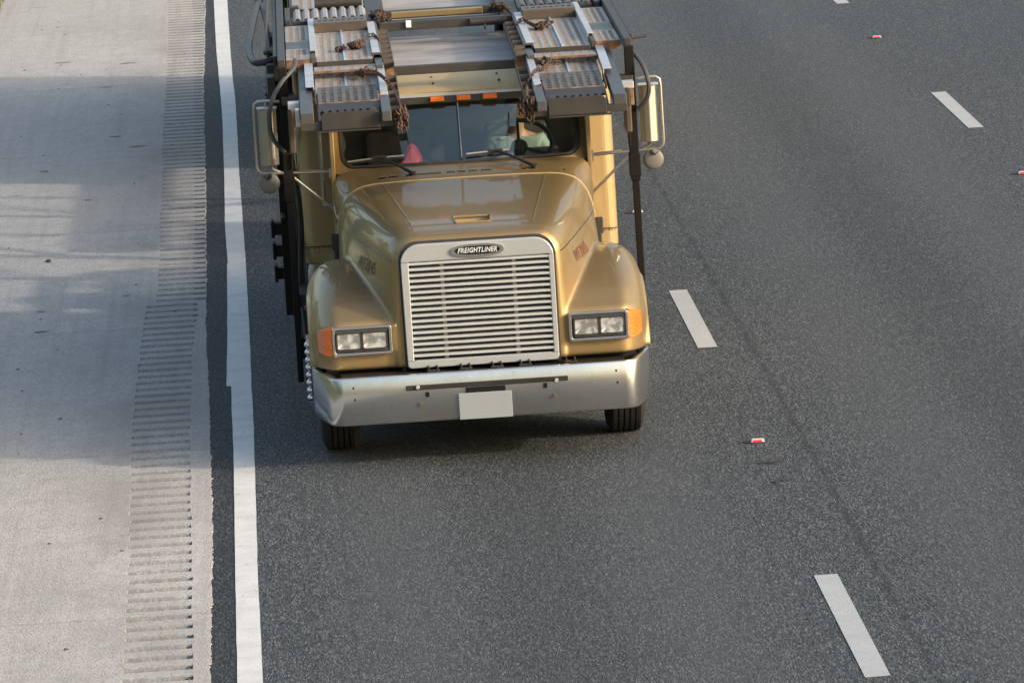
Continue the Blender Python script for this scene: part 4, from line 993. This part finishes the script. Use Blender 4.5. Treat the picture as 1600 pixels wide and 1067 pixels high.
perf_plate('tray_plate', .605, 1.18, 6.66, 9.4, lambda x, y: ZB+.005, 6, 30, .032, .045, 'deck_alloy', 'hole_rim_rust', [(.64, .86, 3), (.93, 1.15, 3)])
# cross members
b = MB(); b.box(-.525, .525, 2.92, 2.98, 2.445, 2.512); cb = b.build('crossbar', 'dark_steel', T, bevel=.005)
for s in (-1, 1): b = MB(); b.box(s*.45, s*.522, 2.9185, 2.9815, 2.4435, 2.5135); b.build('painted_end', 'rusty_edge', cb)
b = MB(); b.box(-.50, .53, 5.22, 5.29, 2.535, 2.602); cb = b.build('crossbar', 'dark_steel', T, bevel=.005)
b = MB(); b.cyl((.20, 5.20, 2.572), (.49, 5.20, 2.574), .030, None, 12); b.build('air_cylinder', 'dark_steel', cb, smooth=True)
b = MB(); b.use('paper'); b.box(-.30, -.26, 5.195, 5.221, 2.56, 2.612); b.build('label_tag', None, cb)
b = MB(); b.box(-.52, .52, 5.58, 5.66, 2.50, 2.578); b.build('crossbar', 'dark_steel', T, bevel=.005)
b = MB(); b.box(-.40, .33, 5.98, 6.06, 2.555, 2.600); b.build('crossbar', 'gold_paint', T, bevel=.005)
b = MB(); b.box(-.55, .55, 6.25, 6.34, 2.52, 2.585); b.build('crossbar', 'dark_steel', T, bevel=.005)
b = MB(); b.box(-.46, .46, 6.5, 9.2, 2.46, 2.47); b.build('centre_sheet', 'dusty_roof', T)
b = MB(); b.box(-.95, .95, 6.0, 6.1, .95, 1.9); b.cyl((-.4, 6.0, 2.1), (.4, 6.0, 2.12), .05); b.build('headache_frame', 'black_steel', T)
# long outer rails, posts, joints
rk(lambda b, s: b.box(s*1.256, s*1.312, 2.62, 9.7, 2.578, 2.650), 'long_rail', 'dark_steel', .006)
rk(lambda b, s: b.box(s*1.3125, s*1.345, 3.0, 9.7, 2.45, 2.64), 'hydraulic_pipe', 'black_steel', .01)
def f(b, s):
    b.box(s*1.248, s*1.318, 2.52, 2.60, 1.60, 2.60); b.box(s*1.240, s*1.325, 2.515, 2.61, 1.63, 1.80)
    b.hexa([(s*1.268, 2.53, .25), (s*1.312, 2.53, .25), (s*1.312, 2.59, .25), (s*1.268, 2.59, .25), (s*1.256, 2.53, 1.60), (s*1.310, 2.53, 1.60), (s*1.310, 2.59, 1.60), (s*1.256, 2.59, 1.60)])
    b.box(s*1.245, s*1.262, 2.50, 2.62, 1.85, 1.96)
rk(f, 'rack_post', 'post_black', .006)
rk(lambda b, s: b.box(s*1.17, s*1.255, 1.62, 1.74, 2.395, 2.445), 'post_bracket', 'bright_alloy', .004)
rk(lambda b, s: b.box(s*1.175, s*1.30, 2.46, 2.60, 2.33, 2.39), 'post_bracket', 'dark_steel', .004)
for s in (-1, 1):
    b = MB(); b.use('rusty_edge'); b.box(s*1.205, s*1.235, 1.30, 1.36, 2.31, 2.43); b.use('bright_alloy' if s < 0 else 'dark_steel'); b.box(s*1.172, s*1.206, 1.296, 1.364, 2.305, 2.435); b.build('rail_lamp', None, T, bevel=.006)
    b = MB(); b.box(s*1.215, s*1.26, 2.2, 2.5, 2.0, 2.30); b.build('junction_box', 'brown_steel', T, bevel=.01)
def wob(p, n=10):
    out = []
    P = [Vector(q) for q in p]; P = [P[0]*2-P[1]]+P+[P[-1]*2-P[-2]]
    for i in range(1, len(P)-2):
        for k in range(n):
            tt = k/n; a, c, d, e = P[i-1], P[i], P[i+1], P[i+2]
            out.append(.5*((2*c)+(d-a)*tt+(2*a-5*c+4*d-e)*tt*tt+(3*c-a-3*d+e)*tt**3))
    out.append(P[-2]); return out
b = MB(); b.tube(wob([(-1.18, 2.75, 2.63), (-1.20, 2.62, 2.58), (-1.29, 2.50, 2.50), (-1.375, 2.45, 2.36), (-1.400, 2.45, 2.20), (-1.375, 2.46, 2.08), (-1.30, 2.50, 1.98)]), .017, 8); b.build('hose', 'grey_hose', T, smooth=True)
b = MB(); b.tube(wob([(1.24, 2.75, 2.62), (1.30, 2.62, 2.57), (1.375, 2.50, 2.46), (1.405, 2.45, 2.36), (1.41, 2.45, 2.27), (1.38, 2.47, 2.19), (1.32, 2.50, 2.13)]), .017, 8); b.build('hose', 'grey_hose', T, smooth=True)
b = MB(); b.tube(wob([(-1.40, 7.6, 2.66), (-1.46, 6.6, 2.66), (-1.51, 5.2, 2.60), (-1.53, 4.5, 2.54), (-1.50, 4.0, 2.50), (-1.43, 3.9, 2.50), (-1.34, 3.9, 2.52)]), .026, 10); b.tube(wob([(-1.50, 7.0, 2.72), (-1.42, 6.5, 2.64), (-1.38, 5.2, 2.5), (-1.40, 4.2, 2.35), (-1.38, 3.6, 2.2)]), .018, 8); b.build('hose', 'black_hose', T, smooth=True)
b = MB(); b.tube([(-1.375, 7.5, 2.70), (-1.40, 3.9, 2.58)], .010, 6); b.sphere((-1.40, 3.88, 2.575), .022, 10, 8); b.build('cable', 'brown_steel', T, smooth=True)
b = MB()
for k in range(7):
    y = 3.2+k*.5; b.box(-1.40, -1.345, y, y+.26, 2.28-.05*(k % 3), 2.46+.04*(k % 2)); b.tube([(-1.38, y, 2.3), (-1.42, y+.15, 2.2), (-1.37, y+.3, 2.1)], .012, 6)
b.build('valve_stack', 'black_steel', T, bevel=.006)
for s in (-1, 1):
    b = MB()
    for k in range(8): b.sphere((s*1.215, 1.75, .26+.056*k), (.036, .034, .027), 12, 8)
    b.box(s*1.20, s*1.235, 1.78, 1.84, .22, .72); b.build('hydraulic_lever_bank', 'chrome', T, smooth=True)
# lower hydraulic posts seen down the flank
for y, z in ((4.2, 1.13), (4.7, .89), (5.2, .64)):
    b = MB(); b.box(-1.445, -1.30, y, y+.12, z, z+.09); b.box(-1.45, -1.425, y-.02, y+.14, z-.02, z+.11); b.box(-1.37, -1.335, y, y+.4, z+.09, z+.13); b.build('lashing_bracket', 'post_black', T, bevel=.006)
b = MB(); b.box(-1.275, -1.215, 3.3, 3.42, .30, 2.56); b.box(-1.375, -1.305, 4.55, 4.66, .45, 2.50); b.beam((-1.25, 3.36, .5), (-1.25, 5.2, 2.3), .05, .07); b.beam((-1.26, 5.2, .5), (-1.25, 3.5, 2.4), .04, .05); b.build('side_frame', 'post_black', T, bevel=.004)
b = MB()
for k, (y, x) in enumerate(((3.0, -1.235), (3.05, -1.26), (3.1, -1.22))): b.tube(wob([(x, y, 2.35), (x-.02, y+.1, 1.9), (x+.01, y, 1.4), (x-.015, y+.15, .9), (x, y, .5)]), .016, 7)
b.build('hose', 'black_hose', T, smooth=True)
rk(lambda b, s: b.box(s*1.24, s*1.30, 5.9, 6.0, .9, 2.58), 'rack_post', 'black_steel', .006)
rk(lambda b, s: b.box(s*1.22, s*1.30, 9.2, 9.34, .7, 2.58), 'rack_post', 'black_steel', .006)
rk(lambda b, s: b.beam((s*1.27, 6.1, 1.1), (s*1.27, 9.2, 2.4), .05, .07), 'rack_brace', 'black_steel', .005)
rk(lambda b, s: b.box(s*1.20, s*1.28, 2.6, 9.4, .80, .90), 'lower_rail', 'black_steel', .006)
b = MB(); b.cyl((.965, 5.3, 2.60), (.965, 5.3, 2.62), .02); b.cyl((1.33, 2.9, 2.62), (1.44, 2.9, 2.63), .012, None, 8); b.build('pin', 'brown_steel', T)

# ------------------------------------------------------------------ tie-down chains
def link(b, c, d, nrm, L=.040, w=.026, r=.0058):
    d = d.normalized(); a = nrm-d*nrm.dot(d); a = a.normalized() if a.length > 1e-4 else d.orthogonal().normalized(); pts = []
    for k in range(10):
        th = 2*math.pi*k/10; pts.append(c+d*(math.cos(th)*L/2)+a*(math.sin(th)*w/2))
    b.tube(pts, r, 5, True)
def chain(label, path=None, heap=None, seed=0, hang=None):
    b = MB(); pr = random.Random(seed)
    if path:
        P = wob(path, 24); acc = 0; last = P[0]; i = 0
        for p, q in zip(P[:-1], P[1:]):
            acc += (q-p).length
            if acc > .029: acc = 0; link(b, q, q-last if (q-last).length > 1e-4 else Vector((1, 0, 0)), Vector((0, 0, 1)) if i % 2 else Vector((.3, 1, .2)).cross(q-last)); last = q; i += 1
    for (hx, hy, hz, sx, sy, sz, n) in heap or []:
        c = Vector((hx, hy, hz)); ctr = Vector((hx, hy, hz+sz*.6))
        for k in range(int(n*2.0)):
            st = Vector((pr.gauss(0, 1), pr.gauss(0, 1.6), pr.gauss(0, .5)))+Vector(((ctr.x-c.x)/(sx+.01), (ctr.y-c.y)/(sy+.01), (ctr.z-c.z)/(sz+.01)))*.9
            st = st.normalized()*.026; c = c+st; c.z = max(c.z, hz); link(b, c, st+Vector((pr.gauss(0, .008), pr.gauss(0, .008), 0)), Vector((pr.gauss(0, 1), pr.gauss(0, 1), pr.gauss(0, 1))))
    for (hx, hy, z0, z1, sx, n) in hang or []:
        for k in range(n):
            x, y = hx+pr.uniform(-sx, sx), hy+pr.uniform(-.07, .07); z = z0-pr.uniform(0, .05); j = 0; zz = z1+pr.uniform(0, .06)
            while z > zz: link(b, Vector((x+pr.gauss(0, .004), y, z)), Vector((pr.gauss(0, .15), pr.gauss(0, .1), 1)), Vector((1, 0, 0)) if j % 2 else Vector((0, 1, 0))); z -= .029; j += 1
    o = b.build('tie_down_chain', 'rust_chain', None, smooth=True); o.location = (1.15, 41.87, 0)
    tag(o, label, 'chain', 'rusty tie-down chains on the loading rack')
chain('rusty chain lying on the left front deck and draped over its inner rail', [(-.75, 2.52, 2.53), (-.68, 2.40, 2.545), (-.60, 2.20, 2.56), (-.54, 2.02, 2.535), (-.47, 1.85, 2.45), (-.46, 1.5, 2.44)], [(-.70, 2.44, 2.515, .04, .12, .02, 20)], 1)
chain('bunch of rusty chain hanging from the front tip of the left inner rail', [(-.47, 1.60, 2.46), (-.46, 1.35, 2.45), (-.45, 1.1, 2.44), (-.455, .97, 2.42)], [(-.455, 1.02, 2.39, .035, .05, .02, 14)], 2, [(-.455, 1.02, 2.43, 2.26, .045, 13)])
chain('rusty chain heaped on the right front deck and draped over its inner rail', [(.78, 2.36, 2.53), (.68, 2.30, 2.535), (.62, 2.05, 2.525), (.55, 1.95, 2.52), (.49, 1.75, 2.45)], [(.66, 2.46, 2.515, .035, .13, .025, 22)], 3)
chain('bunch of rusty chain hanging before the driver from the right inner rail', [(.49, 1.70, 2.45), (.47, 1.4, 2.45), (.46, 1.15, 2.44), (.452, .98, 2.42)], [(.452, 1.05, 2.39, .035, .05, .02, 14)], 4, [(.452, 1.05, 2.43, 2.25, .045, 13)])
chain('dark chain heap on the long left tray with a loose end over the rail', [(-.53, 3.95, 2.60), (-.58, 4.10, 2.635), (-.66, 3.95, 2.62), (-.74, 3.80, 2.61)], [(-.72, 3.68, 2.60, .05, .10, .02, 26), (-.82, 3.55, 2.595, .03, .06, .01, 8)], 5)
chain('dark chain heap on the long right tray with a hook pointing outwards', [(.53, 4.45, 2.60), (.58, 4.55, 2.635), (.63, 4.40, 2.62), (.68, 4.2, 2.61)], [(.71, 4.18, 2.60, .045, .10, .02, 24)], 6)
b = None
chain('tangle of rusty chain at the left end of the upper crossbar', [(-.56, 5.9, 2.63), (-.53, 5.6, 2.63), (-.51, 5.35, 2.60), (-.50, 5.1, 2.54)], [(-.50, 5.62, 2.60, .055, .16, .03, 46), (-.47, 5.40, 2.585, .05, .06, .02, 14)], 7)
chain('tangle of rusty chain at the right end of the upper crossbar', [(.40, 6.0, 2.62), (.47, 5.7, 2.63), (.51, 5.45, 2.62), (.54, 5.2, 2.58)], [(.47, 5.80, 2.60, .06, .18, .03, 46)], 8)
chain('short chain end dangling under the upper crossbar on the right', None, None, 9, [(.31, 5.19, 2.54, 2.46, .004, 1)])

# ------------------------------------------------------------------ trailer behind (throws the long striped shadow)
TR = empty('car_trailer', (1.15, 52.2, 0)); tag(TR, 'empty two-level steel car trailer coupled behind the gold tractor', 'trailer')
def tp_(fn_, name, mat, bevel=.004):
    b = MB(); fn_(b); b.build(name, mat, TR, bevel=bevel)
for s in (-1, 1):
    tp_(lambda b: b.box(s*1.22, s*1.30, 0, 13.4, 2.50, 2.65), 'upper_rail', 'dark_steel')
    tp_(lambda b: b.box(s*1.20, s*1.30, .6, 13.4, .62, .82), 'lower_rail', 'dark_steel')
    tp_(lambda b: b.box(s*.55, s*1.20, 0, 13.4, 2.575, 2.60), 'upper_tray', 'deck_alloy')
    tp_(lambda b: b.box(s*.55, s*1.20, .6, 13.4, .74, .76), 'lower_tray', 'deck_alloy')
    for y in (.3, 2.9, 5.4, 8.0, 10.6, 13.2): tp_(lambda b: b.box(s*1.22, s*1.30, y, y+.12, .6, 2.6), 'post', 'black_steel')
    tp_(lambda b: b.beam((s*1.26, .4, .8), (s*1.26, 2.9, 2.5), .05, .08), 'brace', 'black_steel'); tp_(lambda b: b.beam((s*1.26, 10.6, 2.5), (s*1.26, 13.2, .8), .05, .08), 'brace', 'black_steel')
    tp_(lambda b: b.beam((s*1.26, 5.5, .9), (s*1.26, 8.0, 2.4), .05, .06), 'brace', 'black_steel')
    for y in (9.0, 10.3): wheel('wheel', s*1.03, y, .48, .27, s, TR)
for y in (.3, 3.0, 6.0, 9.0, 13.2): tp_(lambda b: b.box(-1.2, 1.2, y, y+.1, 2.50, 2.57), 'crossmember', 'black_steel'); tp_(lambda b: b.box(-1.2, 1.2, y+.3, y+.4, .63, .73), 'crossmember', 'black_steel')
for s in (-1, 1):
    tp_(lambda b: b.box(s*1.225, s*1.25, 5.3, 13.35, .8, 2.5), 'shadow_panel', 'gold_sleeper')  # solid panels added so the trailer's rear casts an unbroken shadow
tp_(lambda b: b.box(-1.2, 1.2, 5.3, 13.3, 2.60, 2.61), 'upper_deck', 'deck_dark')
tp_(lambda b: b.box(-.2, .2, -1.0, 2.0, .6, .8), 'drawbar', 'black_steel')
